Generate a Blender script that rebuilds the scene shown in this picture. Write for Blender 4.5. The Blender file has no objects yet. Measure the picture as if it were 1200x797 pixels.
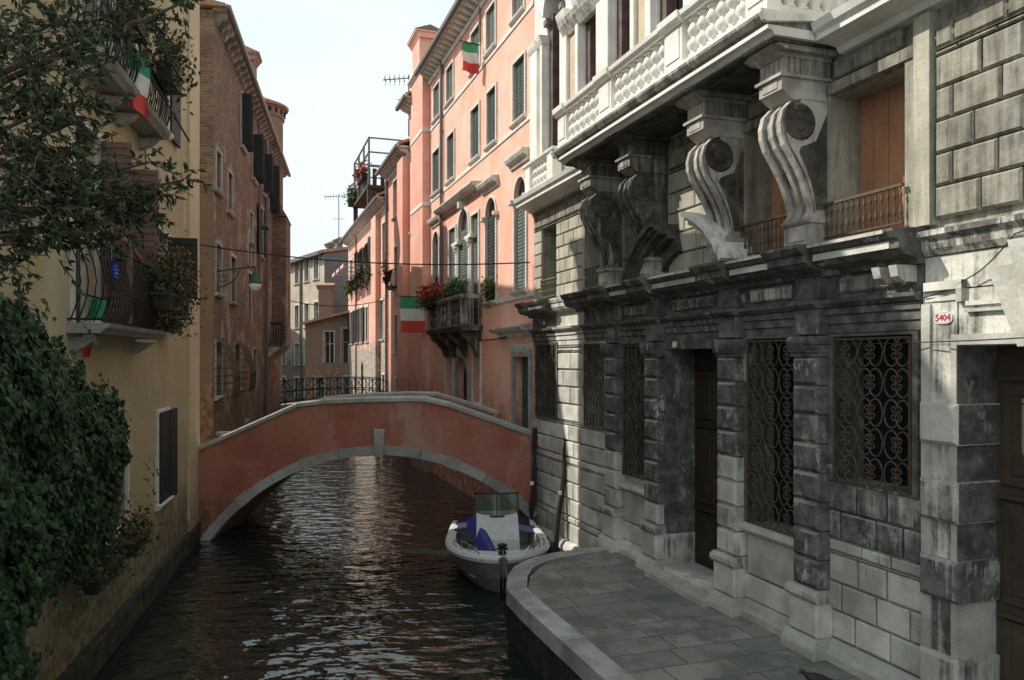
import bpy, math, random
import numpy as np
from mathutils import Matrix, Vector
random.seed(7); rng = np.random.default_rng(7)
R = math.radians; PI = math.pi
sc = bpy.context.scene
COL = sc.collection

# ------------------------------------------------------------------ helpers
class Frame:
    def __init__(s, ox, oy, deg): s.M = Matrix.Translation((ox, oy, 0)) @ Matrix.Rotation(R(deg), 4, 'Z'); s.I = s.M.inverted()
WORLD = Frame(0, 0, 0)
A0 = R(18.8)
RF = Frame(6.25*math.cos(A0), 6.25*math.sin(A0), 108.8)        # x = along canal away from viewer, y = towards canal
aY = math.atan(200/911.)
LF = Frame(-7.1, 17.53, -90 + math.degrees(aY))                 # x = towards viewer, y = towards canal
aB = math.atan(183/911.)
BF = Frame(-.384*19.5, 19.5, -90 + math.degrees(aB))
OFF = {}
def tag(o, label, cat, group=None):
    o['label'] = label; o['category'] = cat
    if group: o['group'] = group
    return o
def thing(name, label, cat, frame=WORLD, loc=(0, 0, 0), group=None):
    o = bpy.data.objects.new(name, None); COL.objects.link(o)
    o.empty_display_size = .2
    o.matrix_world = frame.M @ Matrix.Translation(loc)
    OFF[o.name] = Vector(loc)
    tag(o, label, cat, group); return o
class MB:
    def __init__(s): s.v = []; s.f = []; s.m = []; s.r = []; s.d = []; s.dk = 0.; s.mi = 0; s.sm = False; s.s = []
    def add(s, vs, fs, r=None, dk=None):
        b = len(s.v); s.v += [tuple(v) for v in vs]
        r = random.random() if r is None else r
        dk = s.dk if dk is None else dk
        for f in fs:
            s.f.append([b+i for i in f]); s.m.append(s.mi); s.r.append(r); s.d.append(dk); s.s.append(s.sm)
    def box(s, x0, x1, y0, y1, z0, z1, ch=0, **k):
        if x0 > x1: x0, x1 = x1, x0
        if y0 > y1: y0, y1 = y1, y0
        if z0 > z1: z0, z1 = z1, z0
        if ch <= 0:
            s.add([(x, y, z) for z in (z0, z1) for y in (y0, y1) for x in (x0, x1)],
                  [(0, 2, 3, 1), (4, 5, 7, 6), (0, 1, 5, 4), (2, 6, 7, 3), (0, 4, 6, 2), (1, 3, 7, 5)], **k)
        else:   # chamfer towards +y
            c = min(ch, (x1-x0)*.4, (z1-z0)*.4, (y1-y0)*.9)
            ring = lambda a, b, e, g, y: [(a, y, e), (b, y, e), (b, y, g), (a, y, g)]
            V = ring(x0, x1, z0, z1, y0) + ring(x0, x1, z0, z1, y1-c) + ring(x0+c, x1-c, z0+c, z1-c, y1)
            F = [(0, 1, 2, 3), (11, 10, 9, 8)]
            for a in (0, 4):
                for i in range(4):
                    j = (i+1) % 4; F.append((a+i, a+4+i, a+4+j, a+j))
            s.add(V, F, **k)
    def prof(s, pts, x0, x1, **k):            # closed (y,z) outline extruded along x
        n = len(pts); V = [(x0, y, z) for y, z in pts] + [(x1, y, z) for y, z in pts]
        F = [tuple(range(n)), tuple(range(2*n-1, n-1, -1))] + [(i, n+i, n+(i+1) % n, (i+1) % n) for i in range(n)]
        s.add(V, F, **k)
    def polyy(s, pts, y0, y1, **k):           # closed (x,z) outline extruded along y
        n = len(pts); V = [(x, y0, z) for x, z in pts] + [(x, y1, z) for x, z in pts]
        F = [tuple(range(n)), tuple(range(2*n-1, n-1, -1))] + [(i, n+i, n+(i+1) % n, (i+1) % n) for i in range(n)]
        s.add(V, F, **k)
    def polyz(s, pts, z0, z1, **k):
        n = len(pts); V = [(x, y, z0) for x, y in pts] + [(x, y, z1) for x, y in pts]
        F = [tuple(range(n-1, -1, -1)), tuple(range(n, 2*n))] + [(i, (i+1) % n, n+(i+1) % n, n+i) for i in range(n)]
        s.add(V, F, **k)
    def arc(s, xc, zc, r0, r1, a0, a1, y0, y1, n=16, **k):
        V = []; F = []
        for i in range(n+1):
            a = a0+(a1-a0)*i/n; c, q = math.cos(a), math.sin(a)
            for r, y in ((r0, y0), (r1, y0), (r1, y1), (r0, y1)): V.append((xc+r*c, y, zc+r*q))
        for i in range(n):
            for j in range(4): F.append((4*i+j, 4*i+(j+1) % 4, 4*i+4+(j+1) % 4, 4*i+4+j))
        F += [(0, 1, 2, 3), (4*n+3, 4*n+2, 4*n+1, 4*n)]
        s.add(V, F, **k)
    def lathe(s, cx, cy, pr, n=12, **k):      # pr: (r,z)
        V = []; F = []
        for r, z in pr:
            for i in range(n): V.append((cx+r*math.cos(2*PI*i/n), cy+r*math.sin(2*PI*i/n), z))
        for a in range(len(pr)-1):
            for i in range(n): F.append((a*n+i, a*n+(i+1) % n, (a+1)*n+(i+1) % n, (a+1)*n+i))
        F += [tuple(range(n-1, -1, -1)), tuple(range((len(pr)-1)*n, len(pr)*n))]
        s.add(V, F, **k)
    def tube(s, pts, r, n=6, taper=None, **k):
        P = [Vector(p) for p in pts]; V = []; F = []
        for i, p in enumerate(P):
            d = (P[min(i+1, len(P)-1)]-P[max(i-1, 0)])
            d = d.normalized() if d.length > 1e-9 else Vector((0, 0, 1))
            u = d.cross(Vector((0, 0, 1)))
            if u.length < 1e-3: u = d.cross(Vector((1, 0, 0)))
            u.normalize(); w = d.cross(u)
            rr = r if taper is None else r+(taper-r)*i/(len(P)-1)
            for j in range(n):
                a = 2*PI*j/n; V.append(p+rr*(math.cos(a)*u+math.sin(a)*w))
        for i in range(len(P)-1):
            for j in range(n): F.append((i*n+j, i*n+(j+1) % n, (i+1)*n+(j+1) % n, (i+1)*n+j))
        F += [tuple(range(n-1, -1, -1)), tuple(range((len(P)-1)*n, len(P)*n))]
        s.add(V, F, **k)
    def grid(s, P, r=None, **k):              # P[i][j] points
        n, m = len(P), len(P[0]); V = [p for row in P for p in row]
        s.add(V, [(i*m+j, i*m+j+1, (i+1)*m+j+1, (i+1)*m+j) for i in range(n-1) for j in range(m-1)], r=r, **k)
    def quad(s, a, b, c, d, **k): s.add([a, b, c, d], [(0, 1, 2, 3)], **k)
def root_off(o):
    while o.parent: o = o.parent
    return OFF[o.name]
def obj(name, mb, mats, parent=None, frame=None, off=None, smooth=False):
    me = bpy.data.meshes.new(name)
    o3 = root_off(parent) if parent else (Vector(off) if off else Vector((0, 0, 0)))
    V = np.array(mb.v, dtype=np.float32).reshape(-1, 3)-np.array(o3, dtype=np.float32)
    me.from_pydata(V.tolist(), [], mb.f)
    if not isinstance(mats, (list, tuple)): mats = [mats]
    for m in mats: me.materials.append(m)
    me.polygons.foreach_set('material_index', mb.m)
    for nm, dat in (('rnd', mb.r), ('dk', mb.d)):
        at = me.attributes.new(nm, 'FLOAT', 'FACE'); at.data.foreach_set('value', dat)
    me.polygons.foreach_set('use_smooth', [bool(smooth or q) for q in mb.s])
    me.update()
    o = bpy.data.objects.new(name, me); COL.objects.link(o)
    if parent: o.parent = parent
    else:
        o.matrix_world = (frame or WORLD).M @ Matrix.Translation(o3); OFF[o.name] = o3
    return o
def struct(name, mb, mats, **k):
    o = obj(name, mb, mats, **k); o['kind'] = 'structure'; return o
def fixn(o):   # consistent outward normals for closed meshes
    import bmesh
    bm = bmesh.new(); bm.from_mesh(o.data); bmesh.ops.recalc_face_normals(bm, faces=bm.faces); bm.to_mesh(o.data); bm.free(); return o

def copy_tree(o, parent=None):
    c = o.copy(); COL.objects.link(c)
    if parent: c.parent = parent
    for ch in o.children: copy_tree(ch, c)
    return c

def wall(mb, x0, x1, z0, z1, ops, y=0., depth=.3, dkf=None, cell=1.5):
    """front face at y with openings (x0,x1,z0,z1,arch) and their reveals"""
    def brk(a, b, vals):
        v = sorted({a, b} | {q for q in vals if a < q < b}); out = []
        for p, q in zip(v, v[1:]):
            n = max(1, int((q-p)/cell)); out += [p+(q-p)*i/n for i in range(n)]
        return out+[b]
    X = brk(x0, x1, [q for o in ops for q in o[:2]]); Z = brk(z0, z1, [q for o in ops for q in o[2:4]])
    for a, b in zip(X, X[1:]):
        for c, d in zip(Z, Z[1:]):
            mx, mz = (a+b)/2, (c+d)/2
            if any(o[0] < mx < o[1] and o[2] < mz < o[3] for o in ops): continue
            mb.quad((a, y, c), (a, y, d), (b, y, d), (b, y, c), r=.5, dk=dkf(mx, mz) if dkf else None)
    for o in ops:
        a, b, c, d = o[:4]; arch = len(o) > 4 and o[4]; r = (b-a)/2; zt = d-r if arch else d; yb = y-depth; xc = (a+b)/2
        dk = dkf(xc, d-.2) if dkf else None
        mb.quad((a, y, c), (a, yb, c), (a, yb, zt), (a, y, zt), r=.5, dk=dk); mb.quad((b, y, c), (b, y, zt), (b, yb, zt), (b, yb, c), r=.5, dk=dk)
        mb.quad((a, y, c), (b, y, c), (b, yb, c), (a, yb, c), r=.5, dk=dk)
        if not arch: mb.quad((a, y, d), (a, yb, d), (b, yb, d), (b, y, d), r=.5, dk=dk)
        else:
            n = 12; pt = [(xc-r*math.cos(PI*i/n), zt+r*math.sin(PI*i/n)) for i in range(n+1)]
            for (p, q), (s_, t) in zip(pt, pt[1:]):
                mb.quad((p, y, q), (p, yb, q), (s_, yb, t), (s_, y, t), r=.5, dk=dk)
                mb.quad((p, y, q), (s_, y, t), (s_, y, d), (p, y, d), r=.5, dk=dk)
def blocks(mb, x0, x1, z0, z1, rowh, bw, y0, y1, ch, ops=(), dkf=None, gap=.012, rows=None, jit=.12):
    zz = sorted({z0, z1} | {q for o in ops for q in o[2:4] if z0 < q < z1}); Z = []
    for p, q in zip(zz, zz[1:]):
        n = max(1, round((q-p)/rowh)); Z += [p+(q-p)*i/n for i in range(n)]
    Z.append(z1)
    for k, (c, d) in enumerate(zip(Z, Z[1:])):
        seg = [(x0, x1)]; mz = (c+d)/2
        for o in ops:
            if o[2] < mz < o[3]:
                ns = []
                for a, b in seg:
                    if o[1] <= a or o[0] >= b: ns.append((a, b)); continue
                    if o[0] > a: ns.append((a, o[0]))
                    if o[1] < b: ns.append((o[1], b))
                seg = ns
        for a, b in seg:
            L = b-a; n = max(1, round(L/bw)); w = L/n
            cuts = [a] + [a+w*(i+(.5 if k % 2 and n > 1 else 0)+random.uniform(-jit, jit)*(n > 1)) for i in range(0 if k % 2 and n > 1 else 1, n)]+[b]
            for p, q in zip(cuts, cuts[1:]):
                if q-p < .06: continue
                mb.box(p+gap, q-gap, y0, y1+random.uniform(-.004, .004), c+gap, d-gap, ch, dk=dkf((p+q)/2, mz) if dkf else None)

# ------------------------------------------------------------------ materials
class NT:
    def __init__(s, name):
        s.m = bpy.data.materials.new(name); s.m.use_nodes = True; s.t = s.m.node_tree; s.t.nodes.clear()
        s.out = s.n('ShaderNodeOutputMaterial'); s.b = s.n('ShaderNodeBsdfPrincipled'); s.l(s.b.outputs[0], s.out.inputs[0])
        s.co = s.n('ShaderNodeTexCoord').outputs['Object']
    def n(s, ty, **k):
        x = s.t.nodes.new(ty)
        for a, b in k.items(): setattr(x, a, b)
        return x
    def l(s, a, b): s.t.links.new(a, b)
    def set(s, inp, v):
        if hasattr(v, 'is_output'): s.l(v, inp)
        else: inp.default_value = v
    def math(s, op, a, b=0., c=None, clamp=False):
        x = s.n('ShaderNodeMath', operation=op, use_clamp=clamp); s.set(x.inputs[0], a); s.set(x.inputs[1], b)
        if c is not None: s.set(x.inputs[2], c)
        return x.outputs[0]
    def mapv(s, scale=(1, 1, 1), loc=(0, 0, 0), co=None):
        x = s.n('ShaderNodeMapping'); s.l(co or s.co, x.inputs[0]); x.inputs['Scale'].default_value = scale; x.inputs['Location'].default_value = loc; return x.outputs[0]
    def noise(s, sc_, det=4, v=None, rough=.55):
        x = s.n('ShaderNodeTexNoise'); s.l(v or s.co, x.inputs['Vector']); x.inputs['Scale'].default_value = sc_; x.inputs['Detail'].default_value = det; x.inputs['Roughness'].default_value = rough; return x.outputs[0]
    def mix(s, f, a, b, blend='MIX'):
        x = s.n('ShaderNodeMix', data_type='RGBA', blend_type=blend); s.set(x.inputs[0], f)
        for i, v in ((6, a), (7, b)):
            if isinstance(v, tuple): v = (*v, 1) if len(v) == 3 else v
            s.set(x.inputs[i], v)
        return x.outputs[2]
    def attr(s, nm): return s.n('ShaderNodeAttribute', attribute_name=nm).outputs['Fac']
    def z(s):
        g = s.n('ShaderNodeNewGeometry'); x = s.n('ShaderNodeSeparateXYZ'); s.l(g.outputs['Position'], x.inputs[0]); return x.outputs[2]
    def ramp(s, v, a, b, c=0., d=1.):
        x = s.n('ShaderNodeMapRange', interpolation_type='SMOOTHSTEP'); s.set(x.inputs[0], v)
        for i, q in enumerate((a, b, c, d)): x.inputs[i+1].default_value = q
        return x.outputs[0]
    def bump(s, h, st=.3, dist=.02, nrm=None):
        x = s.n('ShaderNodeBump'); s.l(h, x.inputs['Height']); x.inputs['Strength'].default_value = st; x.inputs['Distance'].default_value = dist
        if nrm: s.l(nrm, x.inputs['Normal'])
        return x.outputs[0]
    def fin(s, col, rough=.8, nrm=None, metal=0, spec=.3):
        s.set(s.b.inputs['Base Color'], (*col, 1) if isinstance(col, tuple) else col); s.set(s.b.inputs['Roughness'], rough)
        s.b.inputs['Metallic'].default_value = metal; s.b.inputs['Specular IOR Level'].default_value = spec
        if nrm: s.l(nrm, s.b.inputs['Normal'])
        return s.m
def surf(name, c1, c2, dark=None, sc_=1.2, dk=0., con=5., rv=.25, bump=.35, bsc=30, rough=.85, streak=.5, zg=None, wash=None, top_tint=None, fleck=0.):
    t = NT(name)
    n1 = t.noise(sc_, 5); col = t.mix(t.ramp(n1, .35, .65), c1, c2)
    fine = t.noise(bsc, 4); col = t.mix(.35, col, t.mix(fine, (.35, .35, .35), (1.5, 1.5, 1.5)), 'MULTIPLY')
    if rv:
        v = t.math('MULTIPLY_ADD', t.attr('rnd'), rv, 1-rv/2); cc = t.n('ShaderNodeCombineColor')
        for i in range(3): t.l(v, cc.inputs[i])
        col = t.mix(1., col, cc.outputs[0], 'MULTIPLY')
    if wash:
        w = t.noise(.8, 6, t.mapv((1, 1, .5), (5, 2, 1)), .7); col = t.mix(t.ramp(w, .5, .66, 0, wash[1]), col, wash[0])
    if dark:
        st = t.noise(2.6, 6, t.mapv((4., 4., .3), (3, 1, 7)), .72); bg = t.noise(1.7, 6, t.mapv((1, 1, 1), (9, 4, 2)), .68)
        n = t.math('ADD', t.math('MULTIPLY', st, streak), t.math('MULTIPLY', bg, 1-streak))
        d = t.math('ADD', t.attr('dk'), dk)
        if zg: d = t.math('ADD', d, t.ramp(t.z(), zg[0], zg[1], zg[2], 0.))
        # n is about 0.5 +- 0.15, dk 0..1 sweeps the threshold
        f = t.math('MULTIPLY_ADD', t.math('SUBTRACT', t.math('MULTIPLY_ADD', d, .5, .25), n), con, .5, clamp=True)
        dk1, dk2 = tuple(q*.7 for q in dark), tuple(q*2.0 for q in dark)
        base = col; col = t.mix(f, col, t.mix(t.ramp(t.noise(4.5, 6, None, .7), .35, .7), dk1, dk2))
        if fleck:
            fl = t.noise(2.6, 9, t.mapv((1.3, 1.3, .8), (21, 5, 13)), .78); col = t.mix(t.ramp(fl, .565, .60, 0, fleck), col, base)
    h = t.math('ADD', t.math('MULTIPLY', t.noise(bsc*.35, 5), .7), t.math('MULTIPLY', fine, .3))
    if top_tint:
        g = t.n('ShaderNodeNewGeometry'); x = t.n('ShaderNodeSeparateXYZ'); t.l(g.outputs['True Normal'], x.inputs[0])
        col = t.mix(t.math('MULTIPLY', t.ramp(x.outputs[2], .25, .7, 0, .75), t.ramp(t.noise(3, 4), .3, .6)), col, top_tint)  # paler tint on upward-facing faces
    return t.fin(col, rough, t.bump(h, bump, .02))
def plain(name, col, rough=.6, metal=0, spec=.4, var=.3, sc_=8, bump=0.1, rv=.3):
    t = NT(name); n = t.noise(sc_, 5)
    c2 = tuple(max(0, q*(1-var)) for q in col); c3 = tuple(min(1, q*(1+var)) for q in col)
    c = t.mix(n, c2, c3)
    if rv:
        v = t.math('MULTIPLY_ADD', t.attr('rnd'), rv, 1-rv/2); cc = t.n('ShaderNodeCombineColor')
        for i in range(3): t.l(v, cc.inputs[i])
        c = t.mix(1., c, cc.outputs[0], 'MULTIPLY')
    return t.fin(c, rough, t.bump(t.noise(sc_*5, 4), bump, .01), metal, spec)
def leafm(name, a, b, trans=.25):
    t = NT(name); f = t.attr('rnd'); col = t.mix(f, a, b)
    m = t.fin(col, .55, None, 0, .35)
    tr = t.n('ShaderNodeBsdfTranslucent'); t.l(col, tr.inputs[0]); mx = t.n('ShaderNodeMixShader'); mx.inputs[0].default_value = trans
    t.l(t.b.outputs[0], mx.inputs[1]); t.l(tr.outputs[0], mx.inputs[2]); t.l(mx.outputs[0], t.out.inputs[0]); return m
def bricky(name, pl1, pl2, amt, bmix=((.22, .085, .05), (.30, .16, .10)), con=16., zg=None):
    t = NT(name); s = t.n('ShaderNodeSeparateXYZ'); t.l(t.co, s.inputs[0])
    c = t.n('ShaderNodeCombineXYZ'); t.l(t.math('ADD', s.outputs[0], s.outputs[1]), c.inputs[0]); t.l(s.outputs[2], c.inputs[1])
    b = t.n('ShaderNodeTexBrick'); t.l(c.outputs[0], b.inputs[0]); b.inputs['Scale'].default_value = 1
    b.inputs['Color1'].default_value = (*bmix[0], 1); b.inputs['Color2'].default_value = (*bmix[1], 1); b.inputs['Mortar'].default_value = (.34, .3, .24, 1)
    b.inputs['Mortar Size'].default_value = .008; b.inputs['Brick Width'].default_value = .25; b.inputs['Row Height'].default_value = .072; b.inputs['Bias'].default_value = -.1
    bc = t.mix(t.ramp(t.noise(1.1, 6), .3, .7), b.outputs[0], t.mix(.5, b.outputs[0], (.10, .07, .05)))
    p = t.mix(t.ramp(t.noise(.9, 6, t.mapv((1, 1, .6))), .38, .62), pl1, pl2)
    p = t.mix(t.ramp(t.noise(2., 5, t.mapv((3, 3, .3), (4, 4, 4))), .5, .75, 0, .65), p, (.10, .055, .035))
    m = t.noise(1.0, 8, t.mapv((1, 1, .8), (11, 3, 5)), .66)
    pw = t.noise(1.7, 8, t.mapv((1, 1, .7), (2, 8, 3)), .72); p = t.mix(t.ramp(pw, .52, .57, 0, .75), p, (pl2[0]*1.25, pl2[1]*1.3, pl2[2]*1.35))
    th = t.attr('dk'); f = t.math('MULTIPLY_ADD', t.math('SUBTRACT', m, t.math('SUBTRACT', 1-amt, th)), con, .5, clamp=True)
    col = t.mix(f, p, bc)
    if zg: col = t.mix(t.ramp(t.math('ADD', t.z(), t.math('MULTIPLY', m, 1.5)), zg[0], zg[1], zg[2], 0.), col, (.06, .055, .045))
    h = t.math('ADD', t.math('MULTIPLY', t.math('SUBTRACT', 1., t.math('MULTIPLY', b.outputs[1], f)), .5), t.math('MULTIPLY', f, -.6))
    nb = t.bump(h, .6, .03); return t.fin(col, .92, t.bump(t.noise(22, 5), .45, .02, nb), 0, .2)

M = {}
M['pal'] = surf('palace_stone', (.64, .62, .55), (.42, .405, .345), (.095, .092, .082), 1.8, con=9, rv=.4, bump=.55, bsc=34, top_tint=(.33, .32, .29), fleck=.5)
M['pal_up'] = surf('weathered_upper_stone', (.53, .49, .395), (.39, .36, .28), (.12, .11, .09), 1.4, dk=.15, con=3.2, rv=.28, bump=.55, bsc=34, streak=.7, wash=((.55, .53, .48), .45))
M['istria'] = surf('white_istrian_stone', (.86, .83, .76), (.72, .69, .62), (.15, .14, .12), 2., dk=.14, con=5, rv=.12, bump=.3, bsc=40, streak=.65)
M['console'] = surf('sooty_carved_stone', (.60, .56, .49), (.32, .29, .25), (.07, .063, .053), 2.2, dk=.1, con=5, fleck=.2, rv=.1, bump=.4, bsc=40, streak=.7)
M['pink'] = surf('pink_plaster', (.86, .41, .295), (.84, .49, .375), (.42, .22, .16), .7, dk=.03, con=4, rv=0, bump=.4, bsc=14, zg=(1.5, 5, .75), streak=.7, wash=((.88, .60, .50), .5))
M['pink2'] = surf('rose_plaster', (.76, .35, .25), (.78, .43, .33), (.30, .17, .13), .8, dk=0, con=4, rv=0, bump=.4, bsc=14, zg=(1.5, 5.5, .8), streak=.7, wash=((.80, .55, .45), .6))
M['far'] = surf('flaking_rose_plaster', (.76, .38, .27), (.78, .48, .37), (.30, .25, .20), .8, dk=.0, con=5, rv=0, bump=.3, bsc=10, zg=(3.5, 6., 1.1), streak=.4)
M['trim'] = surf('white_window_stone', (.74, .72, .66), (.62, .6, .54), (.2, .19, .17), 3, dk=-.15, con=4, rv=.1, bump=.2, bsc=30)
M['yellow'] = surf('ochre_plaster', (.40, .325, .20), (.47, .385, .25), (.15, .125, .08), .8, dk=-.12, con=3.5, rv=0, bump=.3, bsc=12, zg=(.0, 2.6, 1.25), streak=.6, wash=((.52, .47, .36), .6))
M['yellow2'] = surf('pale_ochre_plaster', (.52, .43, .285), (.56, .47, .33), (.30, .24, .15), .8, dk=-.2, con=3.5, rv=0, bump=.2, bsc=12, zg=(.2, 2.4, 1.0), streak=.65)
M['bridge'] = surf('brick_red_plaster', (.36, .125, .085), (.43, .18, .125), (.17, .085, .065), 1.3, dk=.06, con=4, rv=0, bump=.55, bsc=16, zg=(.3, 1.7, .6), streak=.6, wash=((.46, .30, .24), .75))
M['cope'] = surf('grey_coping_stone', (.42, .41, .38), (.32, .31, .285), (.10, .1, .09), 2.5, dk=0, con=4, rv=.3, bump=.4, bsc=30)
M['grey'] = surf('bare_grey_render', (.17, .17, .17), (.14, .14, .145), (.13, .12, .11), .7, dk=0, con=3, rv=0, bump=.3, bsc=8)
M['cream'] = surf('peeling_cream_plaster', (.58, .50, .38), (.46, .39, .31), (.20, .175, .145), .8, dk=.22, con=5, rv=0, bump=.3, bsc=10, zg=(2, 6, .7), streak=.3)
M['ochre'] = surf('orange_ochre_plaster', (.24, .155, .105), (.20, .14, .105), (.2, .12, .08), .8, dk=.1, con=4, rv=0, bump=.3, bsc=10, zg=(2, 4.5, 1.))
M['stucco'] = surf('beige_stucco', (.62, .50, .35), (.56, .44, .30), (.3, .24, .17), 3, dk=-.1, con=4, rv=0, bump=.6, bsc=26)
M['brick'] = bricky('peeling_red_brick_plaster', (.26, .135, .088), (.34, .28, .215), .53, ((.13, .07, .05), (.26, .18, .13)), zg=(1.2, 4.2, .75))
M['oldbrick'] = bricky('bare_brick', (.19, .095, .065), (.22, .145, .105), .56, ((.20, .12, .085), (.34, .25, .18)))
M['tower'] = bricky('tower_brick', (.33, .19, .13), (.27, .15, .11), .6, ((.26, .13, .095), (.33, .19, .14)))
M['tile'] = surf('clay_roof_tile', (.34, .19, .13), (.42, .27, .19), (.12, .1, .08), 3, dk=.2, con=4, rv=.3, bump=.6, bsc=12)
M['gutter'] = plain('lead_gutter', (.16, .155, .15), .5, .2)
M['green'] = plain('dark_green_shutter_paint', (.030, .065, .056), .6, var=.3, sc_=3)
M['dkgreen'] = plain('black_green_shutter_paint', (.018, .026, .024), .65, var=.3, sc_=3)
M['teal'] = plain('faded_green_shutter_paint', (.10, .135, .12), .7, var=.35, sc_=3)
M['olive'] = surf('weathered_olive_blind', (.16, .15, .10), (.11, .115, .075), (.05, .05, .035), 3, dk=.1, con=4, rv=.3, bump=.3, bsc=20, streak=.9)
M['orange'] = surf('orange_brown_boards', (.48, .235, .125), (.36, .17, .095), (.17, .075, .04), 2, dk=.05, con=4, rv=.3, bump=.3, bsc=25, streak=.95, rough=.7)
M['rosewood'] = plain('dusty_rose_shutter_paint', (.20, .125, .10), .75, sc_=3)
M['wood'] = plain('dark_old_door_wood', (.035, .022, .016), .55, var=.5, sc_=6, bump=.3)
M['wood2'] = plain('worn_brown_door_wood', (.06, .042, .028), .6, var=.45, sc_=7, bump=.3)
M['pole'] = plain('wet_mooring_wood', (.038, .026, .02), .8, var=.5, sc_=9, bump=.6)
M['deckwood'] = plain('dark_terrace_timber', (.07, .045, .035), .8, var=.4)
M['iron'] = plain('rusty_wrought_iron', (.105, .078, .05), .7, .3, var=.6, sc_=20)
M['irong'] = plain('green_painted_iron', (.03, .075, .06), .6, .2, var=.4, sc_=20)
M['ironb'] = plain('black_iron', (.02, .02, .02), .6, .3)
M['steel'] = plain('polished_steel', (.55, .56, .57), .25, 1., var=.1)
M['glass'] = plain('dark_window_glass', (.012, .014, .016), .12, 0, .6, var=.2, bump=.03)
M['greyglass'] = plain('dusty_window_glass', (.10, .11, .115), .25, 0, .6, var=.4, sc_=1.5, bump=.02)
M['dark'] = plain('dim_interior', (.012, .012, .012), .9)
M['marble'] = surf('dark_red_marble', (.10, .065, .055), (.16, .11, .095), (.05, .04, .04), 5, dk=.1, con=3, rv=.1, bump=.15, bsc=40, rough=.5)
M['frame'] = plain('white_window_paint', (.55, .54, .5), .5)
M['white'] = plain('white_gelcoat', (.62, .63, .60), .35, 0, .5, var=.12, sc_=4, bump=.03, rv=.05)
M['cloth'] = plain('grey_white_boat_cover', (.50, .51, .49), .8, var=.2, sc_=6)
M['blue'] = plain('deep_blue_tarpaulin', (.025, .03, .20), .6, var=.2, sc_=6)
M['navy'] = plain('navy_boat_cover', (.02, .022, .06), .7, var=.3)
M['hull'] = plain('grimy_hull_side', (.16, .165, .15), .5, var=.4, sc_=5)
M['tint'] = plain('green_tinted_windscreen', (.10, .14, .11), .15, 0, .6, var=.3, rv=0)
M['tint'].node_tree.nodes['Principled BSDF'].inputs['Alpha'].default_value = .5
M['fgreen'] = plain('flag_green', (.05, .32, .16), .7, var=.1, rv=0)
M['fwhite'] = plain('flag_white', (.72, .72, .70), .7, var=.08, rv=0)
M['fred'] = plain('flag_red', (.62, .075, .06), .7, var=.1, rv=0)
M['pin'] = plain('blue_foil', (.02, .06, .42), .4, var=.3)
M['red'] = plain('red_petals', (.55, .04, .03), .6, var=.3, rv=.6)
M['rust'] = plain('dry_rusty_blossom', (.26, .10, .05), .8, var=.3, rv=.6)
M['awn'] = plain('red_awning_cloth', (.50, .05, .045), .7, var=.2, rv=0)
M['terra'] = plain('terracotta', (.35, .16, .09), .8)
M['plast'] = plain('dark_planter_plastic', (.035, .025, .02), .6)
M['enamel'] = plain('white_enamel', (.75, .73, .68), .3, var=.1, rv=0)
M['num'] = plain('red_number_paint', (.42, .05, .035), .5, rv=0)
M['ink'] = plain('faded_black_print', (.05, .05, .05), .6, rv=0)
M['lampg'] = plain('milky_lamp_glass', (.70, .72, .70), .3, var=.05, rv=0)
M['bark'] = plain('grey_brown_bark', (.09, .07, .05), .9, var=.5, sc_=12, bump=.8)
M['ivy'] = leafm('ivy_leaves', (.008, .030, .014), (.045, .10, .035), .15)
M['ivyd'] = leafm('inner_ivy_leaves', (.010, .028, .012), (.022, .055, .02), .1)  # darker copy for inner leaves, the core's shade put into the colour
M['olivel'] = leafm('narrow_tree_leaves', (.018, .036, .016), (.08, .115, .045))
M['bush'] = leafm('green_balcony_leaves', (.03, .08, .02), (.12, .20, .04))
M['bushd'] = leafm('dark_balcony_leaves', (.03, .05, .02), (.08, .09, .035))
M['pigeon'] = plain('dark_feathers', (.03, .028, .03), .6, var=.5, sc_=20)
M['rope'] = plain('grey_rope', (.25, .23, .2), .9)
def m_pave():
    t = NT('trachyte_paving'); b = t.n('ShaderNodeTexBrick'); t.l(t.mapv((1, 1, 1)), b.inputs[0])
    rt = t.n('ShaderNodeMapping'); t.l(t.co, rt.inputs[0]); rt.inputs['Rotation'].default_value = (0, 0, R(90)); t.l(rt.outputs[0], b.inputs[0])
    b.inputs['Scale'].default_value = 1; b.inputs['Brick Width'].default_value = .82; b.inputs['Row Height'].default_value = .44; b.inputs['Mortar Size'].default_value = .008; b.offset = .43; b.squash = 1.3; b.squash_frequency = 3
    b.inputs['Color1'].default_value = (.19, .19, .165, 1); b.inputs['Color2'].default_value = (.33, .315, .275, 1); b.inputs['Mortar'].default_value = (.05, .055, .045, 1); b.inputs['Bias'].default_value = -.2
    c = t.mix(t.ramp(t.noise(1.6, 7, None, .72), .42, .62, 0, .8), b.outputs[0], (.115, .12, .10)); c = t.mix(t.ramp(t.noise(5, 5), .55, .72, 0, .5), c, (.27, .265, .24))
    c = t.mix(.4, c, t.mix(t.noise(45, 4), (.4, .4, .4), (1.5, 1.5, 1.5)), 'MULTIPLY')
    nb = t.bump(t.math('SUBTRACT', 1., b.outputs[1]), .7, .012)
    return t.fin(c, .75, t.bump(t.noise(26, 5), .35, .012, nb), 0, .35)
M['pave'] = m_pave()
M['kerb'] = surf('worn_quay_kerb_stone', (.44, .43, .395), (.28, .28, .255), (.10, .105, .09), 2.2, dk=.05, con=7, rv=.25, bump=.35, bsc=30, streak=.2)
M['base'] = surf('damp_base_stone', (.27, .26, .21), (.20, .19, .15), (.03, .036, .026), 2, dk=.1, con=5, rv=.4, bump=.6, bsc=20, zg=(.05, .55, 1.3))
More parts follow.
